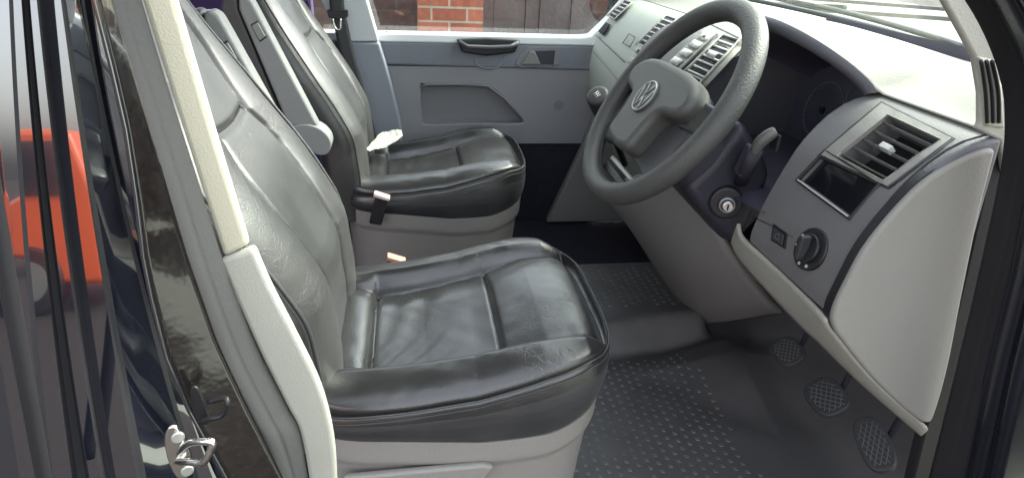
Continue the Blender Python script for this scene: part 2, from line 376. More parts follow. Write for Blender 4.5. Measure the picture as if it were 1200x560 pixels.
def make_seat(label, seat_side):
    root = thing('car_seat', (0, 0, 0), label, 'car seat', 'front seats of the cab')
    cx, hx, hy = .262, .278, .268
    NT, NR = 420, 150
    def plan(th, r):
        c, s = math.cos(th), math.sin(th); n = 5.2 if c < 0 else 4.0
        k = (abs(c)**n+abs(s)**n)**(-1/n)
        return cx+hx*r*k*c, hy*r*k*s
    def tf(p):
        if p.y <= 0: return p
        return Vector((p.x, p.y*.94, p.z-lerp(.034, .018, min(1, max(0, p.x/.5)))*sm(.07, .22, p.y)))
    def fn(i, j):
        return tf(fn0(i, j))
    def fn0(i, j):
        th = 2*PI*i; r = j*1.5
        if r <= 1:
            rr = r
            x, y = plan(th, rr); z = cush_top(x, y)
            xe, ye = plan(th, 1); ze = interp(xe, XE, ZE)
            t = sm(.985, 1, rr); z = lerp(z, ze, t)
            if xe > .42: z -= (1-math.sqrt(max(0, 1-max(0, (rr-.74)/.26)**2.2)))*.030*sm(.42, .53, xe)*(1-t)
            return Vector((x, y, z))
        t = (r-1)/.5; xe, ye = plan(th, 1); ze = interp(xe, XE, ZE)
        zb = interp(xe, [0, .14, .29, .41, .5, .55], [-.12, -.132, -.15, -.15, -.135, -.13])
        bul = .007*math.sin(PI*min(1, t*1.1)) - .010*t*t - .0040*math.exp(-((t-.02)/.022)**2)
        x, y = plan(th, 1+bul/hx)
        y += .0005*nz(x*14, t*9, ye*3)*math.sin(PI*t)
        return Vector((x, y, lerp(ze, zb, t)))
    cu = grid('cushion', fn, NT, NR, M['leather'], root, cu=True)
    cu.data.materials.append(M['leather_side'])
    for p_ in cu.data.polygons:
        if min(p_.vertices) % NR >= 112 or (p_.vertices[0] % NR) >= 112: p_.material_index = 1
    def ring(off, out):
        pts = []
        for k in range(220):
            th = 2*PI*k/220; x, y = plan(th, 1+out/hx); xe, _ = plan(th, 1); pts.append(Vector((x, y, interp(xe, XE, ZE)+off)))
        return [tf(p) for p in pts]
    tube('piping', ring(-.001, .0015), .0016, M['leather_side'], cu, 8, True)
    tube('stitching', ring(-.013, .0035), .0009, M['stitch'], cu, 6, True)
    for sgn in (-1, 1):
        tube('seam', [tf(Vector((x_, sgn*(.152+.012*sm(.05, .4, x_)), cush_top(x_, sgn*(.152+.012*sm(.05, .4, x_)))+.001))) for x_ in [lerp(.03, .515, k/60) for k in range(61)]], .0014, M['seam'], cu, 6)
    for xs_ in (.345, .112): tube('seam', [tf(Vector((xs_, y_, cush_top(xs_, y_)+.001))) for y_ in [lerp(-.155, .155, k/30) for k in range(31)]], .0014, M['seam'], cu, 6)
    # base moulding
    def bfn(i, j):
        th = 2*PI*i; t = j; c = math.cos(th)
        f = interp(t, [0, .05, .20, .23, .5, 1], [.95, 1.0, 1.0, .972, .96, .95])
        z = interp(t, [0, .05, .20, 1], [.0, .004, -.045, -.30])
        xx, yy = plan(th, f*.985); xx -= .02*t*max(0, c)
        return Vector((xx, yy, interp(xx, [0, .15, .3, .42, .5], [-.113, -.122, -.140, -.138, -.120])+z))
    b = grid('seat_base', bfn, 120, 40, M['seat_plastic'], root, cu=True, auto=50)
    # moulded adjuster trough and its screw on the side the photograph shows
    sg = -1
    pts = [(.07, -.178), (.30, -.176), (.318, -.182), (.30, -.215), (.27, -.228), (.07, -.232)]
    if seat_side == 'driver': prism('trim_panel', [(a, sg*.262, c) for a, c in pts], (0, sg*.014, 0), M['seat_plastic'], b, .005)
    if seat_side == 'driver': disc('screw', (.135, sg*.277, -.214), (0, -1, 0), .006, .003, M['black'], b, 16)
    if seat_side == 'driver': tube('lever', [(.10, sg*.27, -.252), (.2, sg*.285, -.255), (.26, sg*.285, -.257)], .010, M['seat_plastic'], b, 10)
    # backrest
    ZX = [-.16, -.02, .10, .19, .284, .378, .45, .55, .66]; XX = [.062, .066, .056, .012, -.045, -.102, -.143, -.198, -.262]
    def Xc(z): return interp(z, ZX, XX)
    Xs = lambda z: (Xc(z-.025)+2*Xc(z)+Xc(z+.025))/4
    def vs_(z): return interp(z, [-.1, 0, .14, .22, .27, .30, .33, .36, .40, .455, .52, .7], [.09, .09, .098, .108, .108, .100, .084, .088, .10, .115, .12, .12])
    def hw(z): return interp(z, [-.16, .25, .36, .45, .55, .62, .66], [.243, .243, .225, .20, .185, .165, .13])
    def bk(i, j):
        z = lerp(-.15, .665, i); ph = 2*PI*j
        close = math.sqrt(max(0, 1-sm(.60, .668, z)**2)) if z > .6 else 1
        close = max(close, .02)
        w_ = hw(z)*(close*.35+.65 if z > .6 else 1); d_ = .068*close
        c, s = math.cos(ph), math.sin(ph); n = 3.4
        v = w_*math.copysign(abs(s)**(2/n), s); d = d_*math.copysign(abs(c)**(2/n), c)
        x = Xs(z)-.068+d
        if c > 0:
            fr_ = sm(0, .6, d/d_ if d_ else 0); s0 = vs_(z); av = abs(v)
            m = 0
            if av < s0:
                m -= .009
                m += .010*math.exp(-((z-.09)/.06)**2)*(1-(v/s0)**2)
                if z < .332: m += .004*math.exp(-((z-.27)/.05)**2)
            else:
                q = (av-s0)/(w_-s0); m += -.009+.018*math.sin(PI*min(1, q*.9+.0))**.7
                m += .0008*nz(z*18+av*14, v*14, 2)
            m -= .007*math.exp(-((av-s0)/.0045)**2)
            if av < s0: m -= .007*math.exp(-((z-(.332+.006*(av/s0)**2))/.006)**2)
            # gathered creases beside the seam junction
            m += .0005*math.sin((z*1.0+av*.75)*230)*math.exp(-((z-.29)/.04)**2-((av-s0-.018)/.022)**2)
            m += .0015*nz(z*14, v*14, 8)
            x += m*fr_*close
        else: x += .004*nz(z*12, v*9, 3)
        return Vector((x, v, z))
    br = grid('backrest', bk, 300, 520, M['leather_back'], root, cv=True, caps=True)
    def frontx(v, z):
        lo_, hi_ = 0.0, .25
        for _ in range(22):                                # angle on the section whose v matches
            md = (lo_+hi_)/2
            if bk((z+.15)/.815, md).y < v: lo_ = md
            else: hi_ = md
        return bk((z+.15)/.815, md)
    for sgn in (-1, 1):
        sl_ = []
        for k in range(60):
            z = lerp(-.06, .58, k/59); p = frontx(vs_(z), z); sl_.append(Vector((p.x+.0012, sgn*p.y, p.z)))
        tube('seam', sl_, .0016, M['seam'], br, 6)
    cl_ = []
    for k in range(31):
        q = lerp(0, 1, k/30); z = .332+.006*q*q; p = frontx(q*vs_(z), z); cl_.append(Vector((p.x+.0012, p.y, p.z)))
    tube('seam', [Vector((p.x, -p.y, p.z)) for p in reversed(cl_[1:])]+cl_, .0016, M['seam'], br, 6)
    for sgn in (-1, 1):
        pp = []
        for k in range(70):
            z = lerp(-.10, .60, k/69); pp.append(Vector((Xs(z)-.017, sgn*(hw(z)+.0005)*.985, z)))
        tube('piping', pp, .0034, M['leather_side'], br, 8)
        tube('stitching', [p+Vector((-.014, sgn*.0045, 0)) for p in pp], .0011, M['stitch'], br, 6)
        tube('stitching', [p+Vector((-.005, sgn*.004, 0)) for p in pp], .0011, M['stitch'], br, 6)
    # headrest
    hr = grid('headrest', lambda i, j: Vector((-.335+.055*math.copysign(abs(math.cos(2*PI*j))**.7, math.cos(2*PI*j))*math.sin(PI*min(.98, max(.02, i)))**.4,
              .125*math.copysign(abs(math.sin(2*PI*j))**.6, math.sin(2*PI*j))*math.sin(PI*min(.98, max(.02, i)))**.4, .72+.17*i)), 24, 40, M['leather'], root, cv=True, caps=True)
    for yy in (-.06, .06): tube('headrest_post', [(-.30, yy, .64), (-.33, yy, .74)], .006, M['chrome'], root)
    # raised armrest on the seat's inboard side
    ya = -.325 if seat_side == 'passenger' else .285
    dx = -.0
    A = [(-.182, .462), (-.170, .468), (-.156, .460), (-.146, .437), (-.036, .165), (-.108, .165), (-.184, .436)]
    ar = prism('armrest', [(a, ya-.020, b) for a, b in A], (0, .045, 0), M['pillar_blue'] if 0 else M['arm'], root, .008, 4)
    prism('armrest_pad', [(a-.004, ya-.012, b) for a, b in [(-.192, .468), (-.182, .462), (-.184, .436), (-.112, .17), (-.15, .165), (-.222, .43), (-.214, .46)]], (0, .045, 0), M['leather_side'], ar, .010, 4)
    K = crom([(-.112, ya-.026, .160), (-.070, ya-.026, .172), (-.034, ya-.026, .163), (-.012, ya-.026, .140), (-.008, ya-.026, .115), (-.022, ya-.026, .093), (-.050, ya-.026, .095), (-.085, ya-.026, .128)], 6, True)
    prism('armrest_hinge', K, (0, .058, 0), M['arm'], ar, .007, 4)
    B = [(-.164, .405), (-.146, .415), (-.130, .378), (-.148, .366)]
    prism('armrest_button', [(a, ya-.0215, b) for a, b in B], (0, .005, 0), M['black'], ar, .002)
    prism('armrest_button', [(lerp(a, -.147, .16), ya-.0245, lerp(b, .391, .16)) for a, b in B], (0, .006, 0), M['arm'], ar, .002)
    # buckle
    yb, bx, bz = (-.282, .105, -.045) if seat_side == 'passenger' else (.275, .148, -.070)
    bu = prism('buckle', [(bx-.012, yb-.010, bz), (bx+.022, yb-.010, bz-.012), (bx-.002, yb-.010, bz-.095), (bx-.036, yb-.010, bz-.088)], (0, .022, 0), M['black'], root, .004)
    prism('release_button', [(bx-.017, yb-.013, bz+.006), (bx+.026, yb-.013, bz-.010), (bx+.023, yb-.013, bz-.020), (bx-.020, yb-.013, bz-.005)], (0, .026, 0), M['red'] if seat_side == 'driver' else M['btn_pale'], bu, .003)
    return root
M['arm'] = mat('grey armrest plastic', (.20, .207, .203), .5, bump=GR, vary=.05)
M['btn_pale'] = mat('pale pink button', (.65, .50, .45), .4)
s1 = make_seat('black leather driver seat nearest the open door, with creased cushion and grey base', 'driver')
s2 = make_seat('black leather passenger seat beyond the driver seat, with a crumpled paper on it', 'passenger')
s2.location = (0, .88, 0)

# crumpled paper on the passenger seat
pts = [P(424, 179, y=.80), P(436, 166, y=.88), P(447, 155, y=.97), P(470, 151, y=1.0), P(472, 159, y=.95), P(452, 172, y=.88)]
pts = [p-Vector((0, 0, .004)) for p in pts]
def pf(i, j):
    a = pts[0].lerp(pts[5], j); b = pts[1].lerp(pts[4], j); c = pts[2].lerp(pts[3], j)
    p = a.lerp(b, i*2) if i < .5 else b.lerp(c, i*2-1)
    return p+Vector((0, 0, .010*abs(nz(i*3, j*3, 2))+.005*abs(nz(i*7, j*7))))
pa = solid(grid('crumpled_paper', pf, 22, 14, M['paper']), .0015)
pa.modifiers['solid'].offset = 0
for p_ in pa.data.polygons: p_.use_smooth = False
tag(pa, 'crumpled white paper lying at the back of the passenger cushion', 'paper')

# ------------------------------------------------------------------ steering wheel
WC = Vector((.6455, 0, .363)); WU = Vector((.556, 0, .831)).normalized(); WN = Vector((-.831, 0, .556)).normalized(); WY = Vector((0, 1, 0))
def WP(a, b, c=0): return WC+WY*a+WU*b+WN*c      # a across, b up the wheel, c toward the driver
sw = thing('steering_wheel', WC, 'grey grained four spoke steering wheel with a round emblem on its pad', 'steering wheel')
RW = .186
tube('rim', [WP(RW*math.cos(2*PI*k/96), RW*math.sin(2*PI*k/96), .012) for k in range(96)], .0195, M['rim'], sw, 24, True, up=WN)
tube('rim_seam', [WP((RW-.0195)*math.cos(2*PI*k/96), (RW-.0195)*math.sin(2*PI*k/96), .008) for k in range(96)], .0009, M['pad_dark'], sw, 5, True)
def shell(name, outline, c_edge, dome, m, parent, back, rings=14, n=3, soft=.35):
    """domed pad over a closed outline (a,b)"""
    ol = crom([(a, b, 0) for a, b in outline], n, True); N = len(ol)
    cen = Vector((0, -.02, 0)); vs = []; fs = []
    for r_ in range(rings):
        t = 1-r_/rings
        for p in ol:
            q = cen.lerp(p, t); vs.append(WP(q.x, q.y, c_edge+dome*(1-t**3.2)))
    ctr = len(vs); vs.append(WP(cen.x, cen.y, c_edge+dome))
    for r_ in range(rings-1):
        for k in range(N): fs.append((r_*N+k, r_*N+(k+1) % N, (r_+1)*N+(k+1) % N, (r_+1)*N+k))
    for k in range(N): fs.append(((rings-1)*N+k, (rings-1)*N+(k+1) % N, ctr))
    b0 = len(vs)
    for p in ol: vs.append(WP(p.x, p.y, back))
    for k in range(N): fs.append((k, (k+1) % N, b0+(k+1) % N, b0+k))
    fs.append(tuple(range(b0, b0+N)))
    return mesh(name, vs, fs, m, parent, True, 60)
def sym(h): return h+[(-a, b) for a, b in reversed(h[1:-1])]
plate = sym([(0, .050), (.06, .048), (.112, .034), (.134, .008), (.138, -.036), (.142, -.066), (.146, -.092), (.142, -.114), (.115, -.122), (.07, -.112), (0, -.109)])
prism('hub_plate', crom([WP(a, b, -.014) for a, b in plate], 4, True), WN*.024, M['pad_low'], sw, .008, 3)  # darker plastic stands in for the shade beside the raised pad
pad = prism('hub_pad', crom([WP(a, b, .0) for a, b in sym([(0, .058), (.06, .057), (.105, .048), (.132, .026), (.131, .002), (.112, -.012), (.075, -.020), (.062, -.036), (.058, -.070), (.053, -.098), (.02, -.108), (0, -.108)])], 4, True), WN*.046, M['pad'], sw, .013, 5)
# ribbed spokes at 3 and 9 o'clock
for s in (-1, 1):
    sp = prism('spoke', [WP(s*a, b, -.008) for a, b in [(.10, .034), (.130, .036), (.176, .036), (.178, -.014), (.130, -.016), (.10, -.02)]], WN*.026, M['pad_dark'], sw, .005)
    for k in range(9): prism('rib', [WP(s*(.130+k*.0042), b, .017) for b in (.024, -.010)]+[WP(s*(.1318+k*.0042), b, .017) for b in (-.010, .024)], WN*.0035, M['pad'], sp)
prism('lower_spoke_trim', [WP(a, b, -.012) for a, b in [(-.055, -.132), (.06, -.132), (.06, -.140), (-.055, -.140)]], WN*.010, M['silver'], sw, .002)
prism('lower_spoke_trim', [WP(a, b, -.012) for a, b in [(-.05, -.146), (.06, -.146), (.06, -.160), (-.05, -.160)]], WN*.012, M['black'], sw, .002)
# emblem: ring with the V over W monogram
E0 = .0455
EB = -.012
em = disc('emblem', WP(0, EB, E0), WN, .031, .004, M['emb_back'] if 'emb_back' in M else M.setdefault('emb_back', mat('emblem ground', (.07, .075, .07), .45, metal=.2)), sw, bev=.001)
tube('emblem_ring', [WP(.0285*math.cos(2*PI*k/48), EB+.0285*math.sin(2*PI*k/48), E0+.0045) for k in range(48)], .0016, M['silver'], em, 8, True)
def stroke(a, b, wd=.0013): return tube('emblem_letter', [WP(a[0], a[1]+EB, E0+.0048), WP(b[0], b[1]+EB, E0+.0048)], wd, M['silver'], em, 6)
for s in (-1, 1):
    stroke((s*.0115, .0245), (0, .003)); stroke((s*.0215, .016), (s*.0105, -.0235)); stroke((s*.0105, -.0235), (0, -.002))
adopt(sw)

# ------------------------------------------------------------------ steering column
sc = thing('steering_column', WC-WN*.1, 'dark steering column shroud with ignition lock and stalk, below the wheel', 'steering column')
def cf(i, j):
    t = i; ph = 2*PI*j; c, s = math.cos(ph), math.sin(ph); n = 4
    k = (abs(c)**n+abs(s)**n)**(-1/n)
    wdt = interp(t, [0, .1, .5, 1], [.070, .080, .084, .078]); hgt = interp(t, [0, .1, .5, 1], [.045, .055, .060, .060])
    ctr = WP(0, -.020-.035*t, -.035-.21*t)
    return ctr+WY*wdt*k*c+WU*hgt*k*s*(1.25 if s < 0 else .8)
grid('shroud', cf, 24, 64, M['band'] if 0 else M['col_dark'] if 'col_dark' in M else M.setdefault('col_dark', mat('dark column plastic', (.030, .030, .042), .5, bump=GR)), sc, cv=True, caps=True, auto=60)
grid('column_collar', lambda i, j: WP(0, -.005, -.012-.035*i)+WY*(.074+.008*i)*math.cos(2*PI*j)+WU*(.052+.006*i)*math.sin(2*PI*j), 6, 48, M['cavity'], sc, cv=True, caps=True)
# lower shroud flank carrying the ignition lock
fl = [P(803, 222, y=-.085), P(835, 190, y=-.085), P(872, 142, y=-.085), P(900, 190, y=-.085), P(905, 205, y=-.085), P(880, 262, y=-.085), P(862, 290, y=-.085), P(820, 245, y=-.085)]
prism('lower_shroud', fl, (0, .15, 0), M['col_dark'], sc, .016, 5)
ig = P(856, 240, y=-.092)
ig = P(856, 240, y=-.104)
bz = disc('ignition_lock', ig+Vector((0, .022, 0)), (-.35, -1, .1), .029, .022, M['black'], sc, bev=.004)
tube('lock_rim', circ(ig+Vector((-.0062, .0022, 0))+Vector((-.35, -1, .1)).normalized()*.0068, (-.35, -1, .1), .0125, 30), .0010, M['silver_ring'], bz, 6, True)
disc('lock_ring', ig+Vector((-.005, .004, 0)), (-.35, -1, .1), .0165, .008, M['pad_dark'], bz, bev=.003)
disc('lock_barrel', ig+Vector((-.007, -.002, 0)), (-.35, -1, .1), .0090, .009, M['chrome'], bz, bev=.001)
box('key_slot', ig+Vector((-.0102, -.0108, 0)), (.0025, .002, .010), M['black'], bz)
M['stalk_end'] = mat('worn stalk end', (.085, .088, .083), .4, bump=GR)
# stalk right of the column with a pale ribbed end
st = tube('stalk', [P(868, 214, y=-.10), P(876, 196, y=-.13), P(886, 176, y=-.155)], .009, M['col_dark'], sc, 14, flat=1.3)
tube('stalk_end', crom([P(884, 180, y=-.155), P(890, 168, y=-.16), P(902, 158, y=-.166), P(909, 154, y=-.168)], 4), lambda t: .0075+.0025*math.sin(PI*t), M['stalk_end'], st, 14)
prism('stalk_sleeve', [P(866, 208, y=-.125), P(884, 172, y=-.13), P(896, 178, y=-.13), P(880, 212, y=-.125)], (0, .03, 0), M['cavity'], st, .006)
box('stalk_ring', P(909, 166, y=-.16), (.006, .02, .026), M['black'], st, .002)
tube('stalk', [WP(.06, .0, -.07), WP(.11, .005, -.062), WP(.165, .012, -.056)], .010, M['col_dark'], sc, 14)
adopt(sc)

# ------------------------------------------------------------------ dashboard
db = thing('dashboard', (.95, .42, .2), 'grey van dashboard with pale top, air vents, dark instrument hollow and side cover', 'dashboard')
FPROF = [(.150, .760), (.187, .743), (.205, .742), (.257, .752), (.312, .770), (.345, .783), (.370, .797), (.398, .820), (.414, .839), (.428, .864), (.434, .890)]   # (z, x)
def FX(z, y=0):
    return interp(z, [a for a, _ in FPROF], [b for _, b in FPROF])+.08*max(0, min(1, (y-.3)/.5))
def hitF(px, py, lo=-.6, hi=1.3):
    g0 = None; n = 400
    for k in range(n+1):
        y = lerp(lo, hi, k/n); p = P(px, py, y=y); g = p.x-FX(p.z, y)
        if g0 is not None and (g > 0) != (g0 > 0): return p
        g0 = g
    return p
def strip(name, y0, y1, m, parent, z0=.187, z1=.434, x1=.99, bev=0, ny=2):
    zs = [z for z in [lerp(z0, z1, k/26) for k in range(27)]]
    prof = [(FX(z, (y0+y1)/2), z) for z in zs]+[(x1, z1), (x1, z0)]
    return prism(name, [(a, y0, b) for a, b in prof], (0, y1-y0, 0), m, parent, bev, 3, True, 50)
# top: runs from its leading edge (the arch of the instrument hood round the driver) to the windscreen
def lead(y):
    if -.20 < y < .20:
        q = math.cos(y/.20*PI/2)
        return Vector((lerp(.880 if y < 0 else .905, .795, q**.8), y, .432+.080*q**.62))
    if y >= .2: return Vector((.905+.08*min(1, (y-.2)/.5), y, .434))
    return Vector((.886, y, .4350))
def base(y): return Vector((.955+.19*(1-((y-.44)/.86)**2), y, .478))
def top(i, j):
    y = lerp(-.392, 1.27, i); a, b = lead(y), base(y)
    p = a.lerp(b, j); p.z = lerp(a.z, b.z, sm(0, 1, j)) + .010*math.sin(PI*j)
    if abs(y) >= .2 and j == 0: p.z -= .0
    return p
tp = solid(grid('top_panel', top, 170, 30, M['dash_top'], db, auto=60), .002)
# hood lip
arc = [lead(lerp(-.199, .199, k/60)) for k in range(61)]
lipv = []
prof = [(0, .004), (-.006, .0), (-.006, -.010), (.004, -.016), (.02, -.016)]
def lip(i, j):
    p = arc[round(i*60)]; y = p.y/.2; out = Vector((0, y*.9, 1-.5*abs(y))).normalized()
    u, v = prof[round(j*4)]
    return p+Vector((u*1.6, 0, 0))+out*(v*1.25)
grid('instrument_hood', lip, 61, 5, M['hoodrim'], db)
# hollow behind the arch
def hol(i, j):
    p = arc[round(i*60)]; y = p.y/.2; out = Vector((0, y*.9, 1-.5*abs(y))).normalized()
    a = p-out*.018; b = Vector((1.03, a.y*.86, lerp(.25, a.z-.035, .9)))
    return a.lerp(b, j)
grid('instrument_hollow', hol, 61, 10, M['cavity'], db)
face = Q((.985, .185, .17), (.985, -.185, .17), (1.035, -.185, .50), (1.035, .185, .50), (-1, 0, .2))
cl = qbox('instrument_cluster', face, 0, 1, 0, 1, -.02, 0, M['cavity'], db)
for uu, vv, rr in [(.28, .50, .055), (.72, .50, .055), (.5, .62, .032)]:
    c_ = face(uu, vv, .003); tube('gauge_ring', circ(c_, face.n, rr, 40), .0012, M['grey_mark'], cl, 6, True)
    mk = ([], [])
    a_, b_ = Vector((0, -1, 0)), face.n.cross(Vector((0, -1, 0)))
    for k in range(22):
        an = R(-40+k*260/21); dr = a_*math.cos(an)+b_*math.sin(an); tn = -a_*math.sin(an)+b_*math.cos(an)
        k0 = len(mk[0]); p0 = c_+dr*rr*.8; p1 = c_+dr*rr*.93
        mk[0].extend([p0-tn*.0008, p0+tn*.0008, p1+tn*.0008, p1-tn*.0008]); mk[1].append((k0, k0+1, k0+2, k0+3))
    dn_ = (a_*math.cos(R(-20))+b_*math.sin(R(-20)))*rr*.75; tube('needle', [c_-dn_*.2, c_+dn_], .0009, M['grey_mark'], cl, 5); disc('needle_hub', c_-b_*0, face.n, rr*.12, .004, M['black'], cl, 16)
    mesh('gauge_marks', mk[0], mk[1], M['grey_mark'], cl, False)
# floor and cheeks of the hollow
grid('hollow_floor', lambda i, j: Vector((lerp(.745, 1.0, j), lerp(-.20, .20, i), lerp(.245, .262, j)-.02*math.sin(PI*i)*(1-j))), 20, 8, M['cavity'], db)
for s in (-1, 1):
    yy = s*.186
    zz = [lerp(.18, .434, k/14) for k in range(15)]
    prism('hollow_cheek', [(FX(z)+.004, yy, z) for z in zz]+[(1.03, yy, .434), (1.03, yy, .18)], (0, -s*.006, 0), M['hoodrim'], db)
# driver's switch panel with real openings
pod = strip('switch_panel', -.388, -.186, M['dash_mid'], db)
va, vb, vc, vd = hitF(982, 184, -.5, -.1), hitF(1036, 213, -.5, -.1), hitF(1103, 165, -.5, -.1), hitF(1041, 136, -.5, -.1)
vq = Q(va, vb, vc, vd, (-1, 0, .6))
da, dB, dc, dd = hitF(936, 212, -.5, -.1), hitF(995, 255, -.5, -.1), hitF(1029, 216, -.5, -.1), hitF(968, 178, -.5, -.1)
dq = Q(da, dB, dc, dd, (-1, 0, .6))
def boolean(o, cutters):
    par = o.parent; o.parent = None
    for c in cutters:
        md = o.modifiers.new('cut', 'BOOLEAN'); md.operation = 'DIFFERENCE'; md.object = c; md.solver = 'EXACT'
    bpy.context.view_layer.update(); dg = bpy.context.evaluated_depsgraph_get()
    me = bpy.data.meshes.new_from_object(o.evaluated_get(dg)); o.modifiers.clear(); o.data = me
    for c in cutters: bpy.data.objects.remove(c)
    o.parent = par
c1 = qbox('c', vq, 0, 1, 0, 1, -.05, .04, None); c2 = qbox('c', dq, 0, 1, 0, 1, -.03, .04, None)
tq = Q(hitF(969, 178, -.5, -.1), hitF(977, 182, -.5, -.1), hitF(1036, 133, -.5, -.1), hitF(1027, 128, -.5, -.1), (-1, 0, .6))
c3 = qbox('c', tq, 0, 1, 0, 1, -.02, .04, None)
boolean(pod, [c1, c2, c3]); pod.data.set_sharp_from_angle(angle=R(40))
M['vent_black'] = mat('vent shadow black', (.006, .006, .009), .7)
def vent(q, n, parent, depth=.045, fm=.05, name='air_vent', vert=False, tab=True, fmx=None, flat=False):
    fmx = fmx or fm
    if flat: q = Q(*[p+q.n*.016 for p in q.c], q.n)
    v = qbox(name, q, -fm, 1+fm, -fmx, 1+fmx, -.022, -.013, M['black'], parent) if flat else qbox(name, q, .005, .995, .005, .995, -depth, -depth+.003, M['black'], parent)
    j = ([], []); f = .006
    for (a, b, c, d) in [(-fm, 0, -fmx, 1+fmx), (1, 1+fm, -fmx, 1+fmx), (0, 1, -fmx, 0), (0, 1, 1, 1+fmx)]:
        qbox('', q, a, b, c, d, -.002, .0035, None, join=j)
    bevel(mesh('vent_frame', j[0], j[1], M['frame'], v, False), .001, 1)
    for k in range(n):
        t = (k+.5)/n; h = .10/n*1.6
        if vert: vs = [q(t-h, s_, -.004) for s_ in (0, 1)]+[q(t+h*.3, s_, -.022) for s_ in (1, 0)]
        else: vs = [q(s_, t-h*.6, -.003) for s_ in (0, 1)]+[q(s_, t+h*(.8 if flat else 1.4), -.012 if flat else -.024) for s_ in (1, 0)]
        prism('slat', vs, q.n*.004, M['slat'], v, .0006, 1)
    if tab:
        qbox('vent_tab', q, .40, .60, .46, .56, -.006, .005, M['silver_dull'], v, .001)
    return v
M['silver_dull'] = mat('satin silver plastic', (.42, .42, .40), .35)
vv = vent(vq, 5, db, fm=.01, fmx=.01)
def surf_ring(name, outer, inner, m, parent, h=.0022):
    vs, fs = [], []; K = 10; n = len(outer)
    for i in range(n):
        for k in range(K):
            t = k/K
            for pp in (outer, inner):
                a, b = pp[i], pp[(i+1) % n]; p = hitF(lerp(a[0], b[0], t), lerp(a[1], b[1], t), -.5, -.1); vs += [p+Vector((-h*.7, 0, h*.7)), p+Vector((.003, 0, -.003))]
    N = n*K
    for k in range(N):
        a, b = 4*k, 4*((k+1) % N)
        fs += [(a, a+2, b+2, b), (a, b, b+1, a+1), (a+2, a+3, b+3, b+2)]
    return mesh(name, vs, fs, m, parent, True, 30)
surf_ring('vent_surround', [(962, 182), (1040, 219), (1116, 163), (1034, 122)], [(980, 184), (1036, 213), (1104, 165), (1041, 135)], M['surround'], vv)
surf_ring('vent_surround', [(958, 183), (1042, 223), (1120, 163), (1033, 119)], [(961, 183), (1041, 220), (1117, 163), (1034, 121)], M['black'], vv, .0012)
# grill ribs of the thumbwheel slot
twl = qbox('thumbwheel', tq, .1, .9, .1, .8, -.012, -.002, M['band'], db, .001)
for k in range(9): qbox('rib', tq, .1, .9, .30+k*.045, .318+k*.045, -.002, .001, M['silver_dull'], twl)
qbox('indicator', tq, .1, .9, .04, .12, -.002, .001, M['white'], twl)
# display in the lower opening
dsp = qbox('display', dq, .0, 1, .0, 1, -.012, -.008, M['black_gloss'], db)
j = ([], [])
for (a, b, c, d) in [(-.04, 0, -.05, 1.05), (1, 1.04, -.05, 1.05), (0, 1, -.05, 0), (0, 1, 1, 1.05)]: qbox('', dq, a, b, c, d, -.003, .003, None, join=j)
bevel(mesh('display_frame', j[0], j[1], M['black'], dsp, False), .001, 1)
qbox('display_trim', dq, .0, 1, .0, .03, -.008, .004, M['silver_dull'], dsp)
# headlamp switch and small button
kc = hitF(951, 292, -.5, -.1); kn = Vector((-1, 0, .30)).normalized()
kb = disc('light_switch', kc-kn*.004, kn, .031, .008, M['black'], db, 48, .002)
disc('knob', kc+kn*.003, kn, .0215, .007, M['black'], kb, 40, .002)
kq = Q(kc+kn*.01+Vector((0, .005, -.017)), kc+kn*.01+Vector((0, -.006, -.017)), kc+kn*.01+Vector((0, -.006, .019)), kc+kn*.01+Vector((0, .005, .019)), (-1, 0, .3))
qbox('knob_grip', kq, .1, .9, 0, 1, -.002, .013, M['pad_dark'], kb, .002)
for an, r_ in [(200, .027), (165, .027), (130, .027), (95, .027), (60, .027)]:
    a_ = Vector((0, -1, 0)); b_ = kn.cross(a_); p = kc+kn*.0045+(a_*math.cos(R(an))+b_*math.sin(R(an))*-1)*r_*.94
    tube('symbol', circ(p, kn, .0019, 10), .0005, M['white'], kb, 5, True)
bc = hitF(914, 276, -.5, -.1)
bq = Q(hitF(904, 282, -.5, -.1), hitF(921, 292, -.5, -.1), hitF(924, 274, -.5, -.1), hitF(907, 262, -.5, -.1), (-1, 0, .3))
bt = qbox('button', bq, 0, 1, 0, 1, -.004, .002, M['black'], db, .001)
qbox('button_face', bq, .15, .85, .15, .8, .002, .004, M['pad_dark'], bt, .001)
tube('symbol', [bq(.35, .35, .0045), bq(.65, .35, .0045), bq(.6, .62, .0045), bq(.4, .62, .0045)], .0005, M['grey_mark'], bt, 5, True)
tube('panel_joint', [hitF(*p, -.5, -.1)+Vector((-.0006, 0, 0)) for p in [(882, 254), (900, 262), (930, 278)]], .0008, M['black'], db, 5)
# slate band wrapping the near end and the pale side cover
zs = [lerp(.187, .432, k/40) for k in range(41)]
E_ = [(FX(z)-.0015, z) for z in zs]+[(.895, .434), (.90, .40), (.915, .30), (.94, .13), (.84, .11), (.79, .145)]
prism('end_band', [(a, -.390, b) for a, b in E_], (0, -.016, 0), M['band'], db, .007, 4)
cov = [P(x_, y_, y=-.412) for x_, y_ in [(1166, 176), (1145, 180), (1112, 196), (1080, 218), (1045, 254), (1015, 292), (995, 328), (979, 362), (977, 382), (990, 403), (1020, 440), (1050, 470), (1076, 492), (1090, 495), (1098, 480), (1112, 430), (1128, 350), (1148, 255), (1163, 195)]]
prism('side_cover', crom(cov, 5, True), (0, .014, 0), M['cover'], db, .005, 4)
gapc = [p+Vector((0, .0075, 0)) for p in cov]; cc = sum(gapc, Vector())/len(gapc)
prism('cover_gap', crom([cc+(p-cc)*1.013 for p in gapc], 5, True), (0, .012, 0), M['black'], db)
